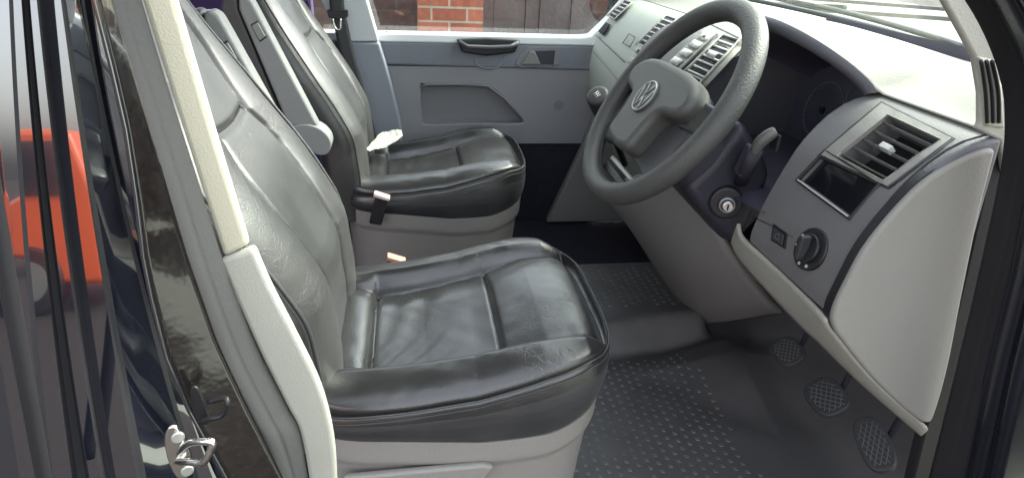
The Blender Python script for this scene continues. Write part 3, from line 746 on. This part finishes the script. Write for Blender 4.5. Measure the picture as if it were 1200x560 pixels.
# warm grey trim running under the switch panel and down the cover
U = [P(866, 262, y=-.150), P(872, 280, y=-.180), P(915, 318, y=-.28), P(962, 366, y=-.39), P(976, 386, y=-.404), P(1026, 446, y=-.406), P(1087, 501, y=-.408)]
Lw = [P(858, 285, y=-.120), P(868, 304, y=-.150), P(902, 342, y=-.25), P(938, 380, y=-.33), P(962, 402, y=-.36), P(1014, 452, y=-.380), P(1080, 509, y=-.396)]
Us, Ls = crom(U, 6), crom(Lw, 6)
kt = grid('knee_trim', lambda i, j: Us[round(i*(len(Us)-1))].lerp(Ls[round(i*(len(Us)-1))], j)+Vector((-.002*math.sin(PI*j), -.0015*math.sin(PI*j), 0)), len(Us), 8, M['cream'], db)
solid(kt, .006, 0)
# underside closing behind the trim
grid('under_panel', lambda i, j: Ls[round(i*(len(Ls)-1))].lerp(Vector((1.15, .1, lerp(.10, -.02, i))), j), len(Ls), 6, M['carpet'], db)
# centre stack
cs = strip('centre_panel', .19, .60, M['dash_mid'], db, z0=.15)
def hq(pts, lo=.1, hi=1.3): return Q(*[hitF(*p, lo, hi) for p in pts], (-1, 0, .6))
cvq = hq([(801, 101), (818, 107), (868, 50), (846, 44)]); cvq = Q(*[cvq.c[i] for i in range(4)], (-1, 0, .6))
def lift(q, d): q.c = [p+q.n*d for p in q.c]; return q
def spatch(name, quad, h, m, parent, lo=.1, hi=1.3, nu=5, nv=8, th=.002):
    """thin plate laid on the curved dash face over a traced quad (tl, tr, br, bl)"""
    a, b, c, d = [Vector((*p, 0)) for p in quad]; up = Vector((-.75, 0, .66))
    def fn(i, j):
        p = a.lerp(b, i).lerp(d.lerp(c, i), j); return hitF(p.x, p.y, lo, hi)+up*h
    return solid(grid(name, fn, nu, nv, m, parent), th, -1)
def sub(quad, u0, u1, v0, v1):
    a, b, c, d = [Vector(p) for p in quad]; f = lambda u, v: tuple(a.lerp(b, u).lerp(d.lerp(c, u), v))
    return [f(u0, v0), f(u1, v0), f(u1, v1), f(u0, v1)]
def face_vent(quad, n, parent, lo, hi, bar=.3, edge=.1):
    v = spatch('air_vent', quad, .0025, M['vent_black'], parent, lo, hi)
    for k in range(n+1): spatch('slat', sub(quad, -.02, 1.02, (k-bar/2)/n, (k+bar/2)/n), .0045, M['slat'], v, lo, hi, 3, 2)
    for u in (-edge, 1): spatch('vent_frame', sub(quad, u, u+edge, -.05, 1.05), .005, M['frame'], v, lo, hi, 2, 8)
    return v
spatch('centre_bezel', [(824, 33), (876, 50), (826, 104), (778, 80)], .0016, M['cream'], db, .1, 1.0, 8, 12)
cvq = [(849, 43), (867, 49), (827, 93), (808, 84)]
cv_ = face_vent(cvq, 7, db, .1, 1.0); spatch('vent_tab', sub(cvq, .2, .7, .44, .56), .008, M['silver_dull'], cv_, .1, 1.0, 3, 3)
face_vent([(806, 87), (824, 96), (820, 101), (802, 91)], 1, db, .1, 1.0)
rq = [(827, 38), (838, 42), (793, 83), (782, 77)]
for k in range(4):
    bt = spatch('radio_button', sub(rq, .05, .9, .03+k*.245, .20+k*.245), .0045, M['silver_dull'], db, .1, 1.0, 3, 3); spatch('button_mark', sub(rq, .3, .6, .08+k*.245, .15+k*.245), .0052, M['black'], bt, .1, 1.0, 2, 2, .0005)
spatch('radio_slot', [(841, 40), (844, 41), (799, 85), (796, 84)], .0032, M['vent_black'], db, .1, 1.0, 2, 8)
spatch('radio_slot', [(846.5, 41), (848, 42), (803, 86), (801.5, 85.5)], .0032, M['vent_black'], db, .1, 1.0, 2, 8)
# passenger side of the dashboard
pz = [(.835, .137), (.833, .213), (.838, .26), (.849, .301), (.866, .338), (.887, .374), (.915, .405), (.945, .425), (.975, .434), (1.1, .434), (1.2, .2), (1.2, -.25), (1.032, -.231), (.965, -.124), (.88, .027)]
prism('passenger_panel', [(a, .60, b) for a, b in pz], (0, .565, 0), M['dash_pass'], db, .006, 3)
face_vent([(782, 20), (793, 24), (758, 57), (749, 53)], 7, db, .4, 1.3, .32, .12)
face_vent([(733, 2), (741, 4.5), (721, 24), (714, 20)], 5, db, .6, 1.4, .32, .16)
spatch('air_vent', [(711, 27), (716, 30), (708, 43), (702, 38)], .003, M['vent_black'], db, .6, 1.4)
aq = [(738, 40), (746, 45), (739, 57), (730, 52)]
for (a, b, c, d) in [(0, 1, 0, .09), (0, 1, .91, 1), (0, .09, 0, 1), (.91, 1, 0, 1)]: spatch('airbag_mark', sub(aq, a, b, c, d), .0035, M['band'], db, .6, 1.4, 3, 3, .0008)
for quad in ([(749, 57), (757, 61), (752, 67), (744, 62)], [(741, 68), (750, 73), (745, 80), (736, 75)], [(735, 82), (742, 86), (738, 93), (731, 89)]):
    b_ = spatch('dash_switch', quad, .004, M['frame'], db, .4, 1.4, 3, 3); spatch('switch_face', sub(quad, .25, .8, .25, .75), .0052, M['vent_black'], b_, .4, 1.4, 2, 2, .001)
tube('panel_joint', [hitF(lerp(699, 733, k/6), lerp(42, 74, k/6), .5, 1.4)+Vector((-.003, 0, .002)) for k in range(7)], .0016, M['black'], db, 5)
tube('panel_joint', [hitF(lerp(693, 725, k/6), lerp(58, 95, k/6), .5, 1.4)+Vector((-.003, 0, .002)) for k in range(7)], .0012, M['band'], db, 5)
# lower centre console
CL = crom([P(716, 215, y=.50), P(722, 235, y=.5), P(745, 264, y=.49), P(780, 318, y=.46), P(805, 352, y=.44), P(830, 372, y=.42)], 5)
CRr = crom([P(812, 190, y=.15), P(822, 215, y=.12), P(845, 262, y=.06), P(868, 302, y=.04), P(900, 345, y=.10), P(915, 358, y=.22)], 5)
nL = len(CL)
def cons(i, j):
    k = round(i*(nL-1)); p = CL[k].lerp(CRr[k], j)
    return p+Vector((-.045, -.01, -.0))*math.sin(PI*j)**.8*(.4+.6*i)
cg = grid('centre_console', cons, nL, 30, M['console'], db); solid(cg, .02)
sl = [cons(.42, j/20)+Vector((-.001, -.0015, .0006)) for j in range(21)]
tube('console_joint', sl, .0011, M['black'], db, 5)
mesh('console_side', [CL[k] for k in range(nL)]+[CL[k]+Vector((.25, .06, 0)) for k in range(nL)], [(k, k+1, nL+k+1, nL+k) for k in range(nL-1)], M['console'], db)
adopt(db)

# gear lever on the dash
gl = thing('gear_lever', P(708, 150, y=.62), 'short grey gear lever with ball knob left of the steering wheel', 'gear lever')
g0, g1 = P(700, 112, y=.60), P(716, 152, y=.68)
ax = (g0-g1).normalized()
tube('lever', [g1+(g1-g0)*1.2, g1], .010, M['black'], gl)
grid('knob', lambda i, j: g1.lerp(g0, interp(i, [0, .9, .97, 1], [0, 1, 1.03, 1.03]))+(Vector((0, 1, 0)).cross(ax).normalized()*math.cos(2*PI*j)+ax.cross(Vector((0, 1, 0)).cross(ax)).normalized()*math.sin(2*PI*j))*interp(i, [0, .2, .6, .88, .97, 1], [.018, .024, .031, .032, .027, .022]), 20, 28, M['pad_low'], gl, cv=True, caps=True)
gt = disc('shift_plate', g0+ax*.0015, ax, .023, .0025, M['pad_dark'], gl, 30, .0006)
a_ = Vector((0, 1, 0)).cross(ax).normalized(); b_ = ax.cross(a_)
for s in (-1, 0, 1): tube('shift_mark', [g0+ax*.0045+b_*s*.007-a_*.008, g0+ax*.0045+b_*s*.007+a_*.008], .0011, M['white'], gt, 5)
tube('shift_mark', [g0+ax*.0045-b_*.007, g0+ax*.0045+b_*.007], .0011, M['white'], gt, 5)
adopt(gl)

# ------------------------------------------------------------------ floor mat and pedals
def mz(x, y):
    h = 0
    h += .095*sm(.28, .34, y-.10*(x-.85))*(1-sm(.99, 1.05, x))                     # raised platform on the far side
    rx = x-1.04; ry = y-.20
    h += .055*sm(.30, .0, abs(rx)/1.0+abs(ry)*1.1)*.9*(1-sm(.27, .36, y))    # foot rest ramp
    h += .14*sm(1.10, 1.45, x)
    return FZ+.012+h+.0015*nz(x*9, y*9)
fm = grid('floor_mat', lambda i, j: Vector((lerp(.35, 1.5, i), lerp(-.40, .63, j), mz(lerp(.35, 1.5, i), lerp(-.40, .63, j)))), 140, 140, M['rubber_mat'])
tag(fm, 'dark studded rubber mat on the driver footwell floor', 'floor mat')
sv, sf = [], []
pitch = .0235
for i in range(44):
    for jy in range(44):
        x = .48+i*pitch; y = -.38+jy*pitch+(pitch/2 if i % 2 else 0)
        if y > .60 or x > 1.16: continue
        if abs(y-.315) < .06 or (y > .3 and x > .97): continue
        if y < .26 and x > .93+.05*nz(y*6, 3): continue
        if random.random() < .06: continue
        z = mz(x, y); n0 = len(sv); r0, r1 = .0044, .0036; hgt = .0014
        sv += [(x-r0, y-r0, z-.001), (x+r0, y-r0, z-.001), (x+r0, y+r0, z-.001), (x-r0, y+r0, z-.001), (x-r1, y-r1, z+hgt), (x+r1, y-r1, z+hgt), (x+r1, y+r1, z+hgt), (x-r1, y+r1, z+hgt)]
        sf += [tuple(n0+k for k in f) for f in [(4, 5, 6, 7), (0, 1, 5, 4), (1, 2, 6, 5), (2, 3, 7, 6), (3, 0, 4, 7)]]
so = mesh('studs', sv, sf, M['mat_bump'], fm, False); so['kind'] = 'stuff'
plab = ['dark clutch pedal with criss cross ridges, farthest of the three pedals', 'dark brake pedal with criss cross ridges, middle of the three pedals', 'dark accelerator pedal at the bottom, nearest the camera of the three pedals']
for k, (px, py, yy, hw_, hh) in enumerate([(922, 410, .035, .040, .034), (968, 463, -.115, .046, .038), (1024, 518, -.245, .058, .030)]):
    c = P(px, py, y=yy); n = Vector((-.55, -.10, .83)).normalized(); a = Vector((0, 1, 0)).cross(n).normalized(); b = n.cross(a)
    pd = thing('pedal', c, plab[k], 'pedal', 'three foot pedals')
    if k == 2: a, b = (a*.9+b*-.3).normalized(), (b*.9+a*.3).normalized()
    body = prism('pedal_pad', [c+a*hh*math.copysign(abs(math.cos(2*PI*q/36))**.7, math.cos(2*PI*q/36))+b*hw_*math.copysign(abs(math.sin(2*PI*q/36))**.7, math.sin(2*PI*q/36)) for q in range(36)], -n*.014, M['pedal'], pd, .003)
    rv = []
    for s in range(-4, 5):
        for dr in (1, -1):
            t0 = s*.33
            p0 = (t0-.8, -.8*dr); p1 = (t0+.8, .8*dr)
            seg = []
            for q in range(17):
                u = lerp(p0[0], p1[0], q/16); v = lerp(p0[1], p1[1], q/16)
                if abs(u)**3+abs(v)**3 < .62: seg.append(c+a*hh*u+b*hw_*v+n*.0006)
            if len(seg) > 2: tube('ridge', seg, .0010, M['pedal_edge'], body, 4)
    tube('pedal_arm', [c-n*.014, c-n*.03+Vector((.03, .01, .03)), c+Vector((.07, .02, .12)), c+Vector((.10, .02, .25))], .006, M['carpet'], pd)
    adopt(pd)

# ------------------------------------------------------------------ passenger door
YD = 1.20
pd = thing('passenger_door', (.46, 1.24, -.5), 'grey trimmed passenger door on the far side, with armrest pocket and window', 'door')
def D(px, py, y=YD): return P(px, py, y=y)
pan = prism('door_panel', [(-.1, YD, .172+.012), (.93, YD, .172+.012), (.93, YD, -.10), (-.1, YD, -.10)], (0, .05, 0), M['door'], pd, .006)
prism('upper_strip', [(-.1, YD-.006, .265), (.93, YD-.006, .268), (.90, YD-.006, .178), (-.1, YD-.006, .190)], (0, .05, 0), M['door_strip'], pd, .008)
prism('window_sill', [(-.1, YD-.008, .292), (.80, YD-.008, .296), (.84, YD-.008, .300), (.90, YD-.008, .36), (.98, YD-.008, .46), (1.0, YD-.008, .44), (.92, YD-.008, .29), (.90, YD-.008, .267), (-.1, YD-.008, .264)], (0, .07, 0), M['white_paint'], pd, .006)
box('lower_shell', (.42, YD+.035, -.27), (1.06, .05, .34), M['carpet'], pd)
gw = mesh('window_glass', [(-.15, YD+.04, .29), (1.0, YD+.04, .29), (.55, YD-.06, .95), (-.15, YD-.06, .95)], [(0, 1, 2, 3)], M['glass'], pd, False); solid(gw, .004)
tube('window_frame', [(1.02, YD+.03, .46), (.80, YD-.02, .78), (.55, YD-.06, .96), (-.2, YD-.07, .97)], .022, M['black'], pd)
tube('lock_pin', [P(453, 44, y=YD+.02), P(453, 37, y=YD+.02)], .004, M['black'], pd)
# grab handle
hp = crom([D(535, 47, YD-.03), D(570, 45, YD-.03), D(610, 47, YD-.03), D(604, 62, YD-.03), D(570, 66, YD-.03), D(542, 62, YD-.03)], 1, True)
h = prism('grab_handle', hp, (0, .03, 0), M['black'], pd, .006)
tube('handle_bar', [D(538, 49, YD-.04), D(548, 55, YD-.05), D(575, 56, YD-.052), D(598, 55, YD-.05), D(608, 50, YD-.04)], .007, M['hoodrim'], h)
u_ = crom([D(554, 66), D(558, 75), D(570, 80), D(584, 78), D(591, 66)], 4)
prism('handle_recess', [p+Vector((0, -.004, 0)) for p in u_], (0, .02, 0), M['door'], pd, .004)
tube('recess_rim', [p+Vector((0, -.006, 0)) for p in u_], .003, M['pillar_blue'], pd, 6)
# inner release handle in its dished surround
rs = crom([D(603, 75), D(607, 65), D(618, 55), D(655, 54), D(655, 76), D(610, 80)], 1, True)
rh = prism('release_surround', [p+Vector((0, -.010, 0)) for p in rs], (0, .02, 0), M['door_pocket'], pd, .003)
prism('release_recess', [D(*p, YD-.0115) for p in [(627, 60), (651, 59), (649, 76), (634, 76)]], (0, .008, 0), M['pad_dark'], rh, .002)
prism('release_lever', [D(*p, YD-.020) for p in [(611, 76), (621, 61), (627, 61), (634, 76)]], (0, .012, 0), M['console'], rh, .003)
# pocket: sunken D-shape
pk = crom([D(493, 102), D(500, 99), D(545, 99), D(572, 101), D(592, 116), D(612, 140), D(605, 145), D(550, 145), D(500, 146), D(495, 140)], 3, True)
cut = prism('c', [p+Vector((0, -.03, 0)) for p in pk], (0, .075, 0), None)
pan.modifiers.clear(); boolean(pan, [cut]); bevel(pan, .010, 3); pan.data.set_sharp_from_angle(angle=R(40))
for p_ in pan.data.polygons: p_.use_smooth = True
kc_ = sum(pk, Vector())/len(pk)
prism('pocket_floor', [p+Vector((0, .038, 0)) for p in pk], (0, .01, 0), M['door_pocket'], pd)
tube('pocket_rim', [p+Vector((0, -.002, 0)) for p in [D(493, 102), D(500, 99), D(545, 99), D(572, 101), D(592, 116), D(612, 140)]], .004, M['door_strip'], pd, 8)
disc('speaker_plug', D(655, 123)+Vector((0, .0, 0)), (0, -1, 0), .019, .003, M['door_pocket'], pd, 30, .001)
adopt(pd)
# door mirror outside
mr = thing('door_mirror', (.97, 1.42, .34), 'dark door mirror outside the passenger window, at its front corner', 'mirror')
prism('housing', crom([(.93, 1.32, .33), (.93, 1.55, .33), (.93, 1.58, .45), (.93, 1.53, .62), (.93, 1.34, .62), (.93, 1.31, .48)], 4, True), (.10, 0, 0), M['black'], mr, .02)
prism('mirror_glass', crom([(.926, 1.34, .35), (.926, 1.54, .35), (.926, 1.56, .45), (.926, 1.51, .60), (.926, 1.36, .60), (.926, 1.33, .48)], 4, True), (.003, 0, 0), M['dark_glass'], mr)
tube('mirror_arm', [(1.0, 1.22, .36), (.98, 1.34, .38)], .02, M['black'], mr)
adopt(mr)

# far side pillar trim and belt
pt = thing('far_pillar_trim', (.05, 1.15, .1), 'two tone pillar trim beside the passenger seat, pale above and blue grey below', 'pillar trim')
YP = 1.145
prism('upper_trim', [P(*p, y=YP) for p in [(345, -40), (418, -40), (430, 0), (444, 49), (400, 50), (375, 0)]], (0, .06, 0), M['pillar_white'], pt, .006)
lt = crom([P(*p, y=YP-.003) for p in [(444, 50), (455, 85), (464, 120), (471, 152)]], 4)+[P(*p, y=YP-.003) for p in [(474, 200), (400, 200), (400, 50)]]
prism('lower_trim', lt, (0, .06, 0), M['pillar_blue'], pt, .008)
adopt(pt)
sb = thing('seat_belt', P(398, 40, y=1.10), 'black seat belt with metal tongue hanging by the passenger seat', 'seat belt')
def beltpt(i, j):
    c = [(392, -30), (395, 10), (406, 60), (426, 130), (440, 190)]; k = min(3, int(i*4)); t = i*4-k
    p = P(lerp(c[k][0], c[k+1][0], t), lerp(c[k][1], c[k+1][1], t), y=1.125-.02*i)
    return p+Vector(((j-.5)*.044, (j-.5)*.012, 0))
solid(grid('webbing', beltpt, 24, 5, M['belt'], sb), .0015)
prism('tongue_cover', [P(*p, y=1.10) for p in [(383, 12), (408, 12), (408, 20), (400, 24), (385, 21)]], (0, .012, 0), M['black'], sb, .003)
tg = crom([P(390, 22, y=1.098), P(393, 33, y=1.098), P(399, 34, y=1.098), P(399, 22, y=1.098)], 4)
tube('tongue', tg, .0035, M['chrome'], sb, 8)
adopt(sb)

# ------------------------------------------------------------------ near side pillars, seals, body
AP = thing('front_pillar_trim', P(1150, 80, y=-.42), 'cream windscreen pillar trim with slotted demister vent at the dash end', 'pillar trim')
ya = -.405
ap = [P(*p, y=ya) for p in [(1060, -60), (1106, 0), (1128, 40), (1143, 68), (1150, 110), (1150, 145), (1146, 152), (1172, 165), (1178, 205), (1192, 205), (1190, 130), (1178, 70), (1156, 20), (1140, 0), (1105, -60)]]
prism('pillar_panel', ap, (0, .010, 0), M['cream_low'], AP, .003)
va_ = [P(*p, y=ya-.0) for p in [(1144, 66), (1160, 69), (1172, 100), (1175, 150), (1152, 147), (1150, 105)]]
vp = prism('demister_vent', [p+Vector((0, -.004, 0)) for p in va_], (0, .01, 0), M['cream_low'], AP, .003)
for k in range(3):
    t = k/2; a0 = Vector((lerp(1150, 1163, t), 71, 0)); a1 = Vector((lerp(1155, 1170, t), 106, 0)); a2 = Vector((lerp(1157, 1171, t), 144, 0))
    tube('slot', crom([P(q.x, q.y, y=ya-.0055) for q in (a0, a1, a2)], 6), .0022, M['black'], vp, 6, flat=1.0, up=(0, -1, 0))
adopt(AP)

BP = thing('near_pillar_trim', P(260, 250, y=-.41), 'cream central pillar trim in two pieces beside the driver backrest', 'pillar trim')
yb = -.405
up_ = [P(*p, y=yb) for p in [(150, -40), (165, 0), (190, 80), (230, 205), (262, 303), (292, 288), (250, 150), (206, 0), (195, -40)]]
prism('upper_trim', up_, (.0, .012, 0), M['cream_pillar'], BP, .006)
lo1 = crom([P(*p, y=yb-.004) for p in [(256, 306), (300, 405), (335, 475), (352, 510), (364, 575)]], 5)
lo2 = crom([P(*p, y=yb-.004) for p in [(395, 575), (391, 515), (376, 455), (345, 390), (318, 338), (297, 290)]], 5)
prism('lower_trim', lo1+lo2, (.0, .014, 0), M['cream_low'] if 'cream_low' in M else M.setdefault('cream_low', mat('pale grey green trim', (.37, .37, .32), .6, bump=GR, vary=.03)), BP, .006, 4)
adopt(BP)

def seal_strip(name, inner, outer, ridge, m, parent, n=8, thick=.004):
    """door seal: a double rounded rubber section swept between two traced edges"""
    A, B = crom(inner, n), crom(outer, n); N = len(A)
    def fn(i, j):
        k = round(i*(N-1)); p = A[k].lerp(B[k], j)
        w_ = (B[k]-A[k]).length
        h = ridge(j)*w_
        return p+Vector((0, -h, 0))
    o = grid(name, fn, N, 26, m, parent); solid(o, thick, -1); return o
two = lambda j: .26*abs(math.sin(PI*min(1, j*1.0)))**.6*(1-.22*math.exp(-((j-.42)/.07)**2))
SL = thing('door_seal', P(200, 200, y=-.43), 'grey rubber door seal running down behind the cream pillar trim', 'door seal')
seal_strip('seal', [P(*p, y=-.415) for p in [(150, -60), (166, 0), (190, 80), (230, 205), (262, 306), (300, 405), (335, 475), (352, 510), (364, 580)]],
           [P(*p, y=-.455) for p in [(104, -60), (122, 0), (146, 80), (186, 205), (218, 306), (252, 405), (288, 475), (306, 510), (340, 580)]], two, M['seal_grey'], SL)
adopt(SL)
SR = thing('door_seal', P(1180, 250, y=-.45), 'black rubber door seal curving down beside the dash side cover', 'door seal')
seal_strip('seal', [P(*p, y=-.425) for p in [(1092, -50), (1130, 0), (1155, 45), (1171, 90), (1177, 130), (1173, 195), (1149, 310), (1122, 425), (1083, 580)]],
           [P(*p, y=-.455) for p in [(1140, -50), (1172, 0), (1198, 50), (1212, 95), (1216, 130), (1212, 200), (1188, 320), (1160, 430), (1128, 580)]], two, M['seal'], SR)
adopt(SR)
for s_ in (SR, SL): s_['group'] = 'rubber seals of the driver door opening'

# dark inner jamb behind the front seal, firewall and footwell sides
jb = prism('front_jamb', [P(*p, y=-.397) for p in [(1163, 165), (1190, 150), (1190, 250), (1165, 350), (1135, 460), (1105, 600), (1060, 600), (1085, 500), (1095, 470), (1120, 370), (1150, 240)]], (0, .02, 0), M['seal'], None, .004); tag(jb, 'narrow dark jamb strip between the dash side cover and the front seal', 'door jamb')
fw = box('firewall', (1.42, .44, -.05), (.06, 1.75, .85), M['carpet'], None); tag(fw, 'dark carpeted firewall at the front of the footwells', 'firewall')
kp = prism('kick_panel', [(.72, 1.16, -.42), (.84, 1.16, -.10), (.90, 1.16, .14), (1.4, 1.16, .14), (1.4, 1.16, -.42)], (0, .04, 0), M['console'], None, .01); tag(kp, 'dark grey kick panel at the far end of the passenger footwell', 'kick panel')

# black body around the opening: stepped, ribbed door pillar on the left
body = thing('van_body', (-.05, -.5, -.3), 'glossy black painted van body around the open driver doorway', 'van body')
def pline(px0, px1, px2, y): return [P(px0, -40, y=y), P(px1, 280, y=y), P(px2, 600, y=y)]
# columns of the pillar section: (px at top, middle, bottom, y, sharp)
cols = [(-300, -240, -130, -.605), (-60, -20, 30, -.600), (-20, 8, 38, -.600), (9, 27, 60, -.602), (14, 33, 68, -.600), (22, 50, 90, -.600), (25, 54, 97, -.590), (30, 61, 108, -.588), (32, 64, 112, -.598), (39, 76, 126, -.598),
        (43, 80, 132, -.586), (46, 83, 138, -.586), (66, 112, 168, -.586), (69, 116, 174, -.572), (72, 120, 180, -.568), (89, 151, 240, -.528), (92, 156, 246, -.522), (104, 164, 272, -.518)]
def dense(i, j):
    t = j*(len(cols)-1); k = min(len(cols)-2, int(t)); f = t-k
    g = lambda q: cols[max(0, min(len(cols)-1, q))]
    def cr(ix): return lerp(g(k)[ix], g(k+1)[ix], f)
    px0, px1, px2, y = cr(0), cr(1), cr(2), cr(3)
    py = lerp(-60, 620, i); u = (py+40)/640
    px = px0*(1-u)*(1-2*u)+4*px1*u*(1-u)+px2*u*(2*u-1)
    tum = .0                                      # tumblehome: upper body leans inboard
    p = P(px, py, y=y)
    p.y += .20*max(0, p.z-.05)
    q = P(px, py, y=p.y)
    return q
# the surface is refit so that it leans inboard with height
bo = grid('pillar_skin', dense, 60, (len(cols)-1)*3+1, M['paint'], body, auto=9)
bo.data.materials.append(M['vent_black'])  # matte black strips painted in for dark reflections between the glossy facets
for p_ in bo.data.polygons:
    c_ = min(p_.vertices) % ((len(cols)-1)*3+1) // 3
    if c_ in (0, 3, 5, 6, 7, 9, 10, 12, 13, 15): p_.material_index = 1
solid(bo, .004)
# jamb flange between skin and seal, mirrored ground painted in as brown specks
def jamb(i, j):
    py = lerp(-60, 600, i)
    a = interp(py, [-60, 0, 80, 150, 230, 300, 350, 420, 480, 560, 600], [96, 112, 132, 148, 160, 168, 178, 196, 222, 266, 290]); b = interp(py, [-60, 0, 80, 150, 230, 300, 400, 480, 560, 600], [108, 126, 150, 172, 196, 218, 254, 292, 332, 352])
    return P(lerp(a, b, j), py, y=lerp(-.508, -.482, j))
solid(grid('jamb', jamb, 40, 10, M['jamb_reflection'], body), .003)
tube('jamb_edge', [P(interp(py, [-60, 0, 80, 150, 230, 300, 350, 420, 480, 560, 600], [95, 111, 131, 147, 159, 167, 177, 195, 221, 265, 289]), py, y=-.511) for py in range(-60, 601, 15)], .0020, M['paint'], body)
# rubber strip of the door behind
tube('rear_door_seal', crom([P(-42, 60, y=-.60), P(-14, 200, y=-.60), P(9, 330, y=-.60), P(33, 460, y=-.60), P(57, 590, y=-.60)], 8), .0055, M['seal'], body, 14)
# skin to the right of the near front seal
right = [(1172, 1140, 1158, 1128, -.452)]
def rskin(i, j):
    py = lerp(-50, 580, i)
    a = interp(py, [-50, 0, 50, 95, 130, 200, 320, 430, 580], [1140, 1172, 1198, 1212, 1216, 1212, 1188, 1160, 1128])-6
    w_ = j*260
    yy = -.452-.028*sm(0, .10, j)-.02*sm(.12, .16, j)-.10*j*j
    return P(a+w_, py, y=yy)
solid(grid('front_skin', rskin, 50, 60, M['paint_dull'], body), .004)
# body sill and floor edge below the doorway, roof and rear wall of the cab
box('door_sill', (.5, -.43, -.50), (1.3, .10, .14), M['paint_dull'], body, .01)
adopt(body)
rf = box('roof', (-1.0, .44, 1.02), (3.0, 1.75, .05), M['roof'], None, .02); tag(rf, 'grey lined van roof above the seats, out of the frame', 'roof')

od = thing('driver_door', (1.02, -.56, -.3), 'open black driver door beside the camera, out of the frame', 'door')
prism('shell', [(1.04, -.60, -.62), (1.04, -.60, .42), (1.00, -.58, .9), (1.30, -1.45, .9), (1.36, -1.65, .42), (1.36, -1.65, -.62)][:2]+[(1.85, -1.35, .42), (1.85, -1.35, -.62)], (.07, .02, 0), M['paint'], od, .02)
prism('inner_panel', [(1.035, -.62, -.55), (1.035, -.62, .30), (1.80, -1.32, .30), (1.80, -1.32, -.55)], (-.05, -.015, 0), M['black'], od, .02)
tube('window_frame', [(1.05, -.60, .40), (.85, -.60, .80), (1.10, -.85, .92), (1.60, -1.2, .90), (1.86, -1.34, .42)], .02, M['black'], od)
adopt(od)
# striker loops
def striker(base_px, loop, m, label, y0):
    t = thing('door_striker', P(*base_px, y=y0), label, 'door striker', 'striker loops on the black pillar')
    return t
t1 = striker((212, 527), None, None, 'shiny metal striker loop on a bolted plate, low on the black pillar', -.515)
n_ = Vector((.45, -.89, .05)).normalized()
pl = prism('plate', crom([P(*p, y=-.572) for p in [(194, 510), (200, 497), (210, 499), (220, 520), (226, 545), (220, 557), (208, 555), (198, 535)]], 4, True), (0, -.004, 0), M['chrome'], t1, .0015)
tube('loop', crom([P(207, 540, y=-.574), P(222, 541, y=-.590), P(240, 540, y=-.600), P(249, 519, y=-.600), P(240, 517, y=-.598), P(222, 519, y=-.588), P(210, 530, y=-.574)], 4), .0032, M['chrome'], t1, 10)
for p in [(208, 511), (219, 550)]: disc('screw', P(*p, y=-.576), n_, .0055, .003, M['silver'], t1, 20, .001)
adopt(t1)
t2 = striker((238, 478), None, None, 'black striker loop just above the shiny one on the pillar', -.50)
prism('plate', crom([P(*p, y=-.520) for p in [(224, 455), (232, 452), (240, 470), (246, 492), (236, 494), (228, 478)]], 4, True), (0, -.003, 0), M['black'], t2, .001)
tube('loop', crom([P(237, 491, y=-.521), P(248, 490, y=-.530), P(261, 486, y=-.53), P(267, 469, y=-.53), P(258, 467, y=-.525), P(244, 471, y=-.522)], 3), .0026, M['black'], t2, 10)
adopt(t2)

# ------------------------------------------------------------------ windscreen
def wsn(i, j):
    y = lerp(-.43, 1.31, i); b = base(y)+Vector((.02, 0, -.01)); t_ = Vector((b.x-.52, lerp(-.34, 1.22, i), 1.02))
    return b.lerp(t_, j)
ws = solid(grid('windscreen', wsn, 40, 20, M['screen']), .005); tag(ws, 'raked windscreen glass above the pale dashboard top', 'windscreen')
fr_ = [base(lerp(-.41, 1.28, k/50))+Vector((.004, 0, .004)) for k in range(51)]
tube('windscreen_edge', fr_, .009, M['black'], ws, 8)
wp = thing('wiper', (1.15, .3, .49), 'black wiper arm resting outside along the windscreen base', 'wiper')
tube('blade', [base(y)+Vector((.035, 0, .012+.006*math.sin(y*3))) for y in [lerp(-.2, .9, k/20) for k in range(21)]], .006, M['black'], wp)
tube('arm', [base(.75)+Vector((.08, 0, -.01)), base(.35)+Vector((.045, 0, .024))], .008, M['black'], wp)
adopt(wp)
bn = thing('bonnet', (1.6, .44, .35), 'black bonnet ahead of the windscreen', 'bonnet')
grid('panel', lambda i, j: Vector((lerp(1.10, 2.0, i)+.08*(1-((lerp(-.5, 1.38, j)-.44)/.94)**2), lerp(-.45, 1.33, j), .43-.28*i**1.8)), 20, 20, M['paint'], bn); solid(bn.children[0], .004)
adopt(bn)

# ------------------------------------------------------------------ rear compartment
rw = box('rear_bench', (-1.15, .44, -.10), (.35, 1.6, .75), M['rear'], None, .05); tag(rw, 'dark purple rear bench behind the front seats', 'bench')
rb = box('rear_partition', (-1.75, .44, .25), (.06, 1.75, 1.5), M['rear'], None, .01); tag(rb, 'dark purple partition at the back of the compartment', 'partition')
cq = P(251, 24, y=1.10)
sh = box('rear_shelf', (cq.x-.1, 1.13, cq.z-.015), (.7, .2, .02), M['rear'], None, .005); tag(sh, 'narrow purple shelf far behind the seats', 'shelf')
cpz = grid('lilac_cup', lambda i, j: Vector((cq.x+interp(i, [0, .1, .9, 1], [.014, .016, .020, .018])*math.cos(2*PI*j), cq.y+interp(i, [0, .1, .9, 1], [.014, .016, .020, .018])*math.sin(2*PI*j), cq.z-.005+.035*i)), 12, 24, M['lilac'], None, cv=True, caps=True)
tag(cpz, 'small lilac cup on the narrow purple shelf behind the seats', 'cup')
fsd = box('far_side_wall', (-1.3, 1.27, .0), (2.35, .05, 1.0), M['rear'], None, .01); tag(fsd, 'dark side wall behind the passenger pillar', 'side wall')
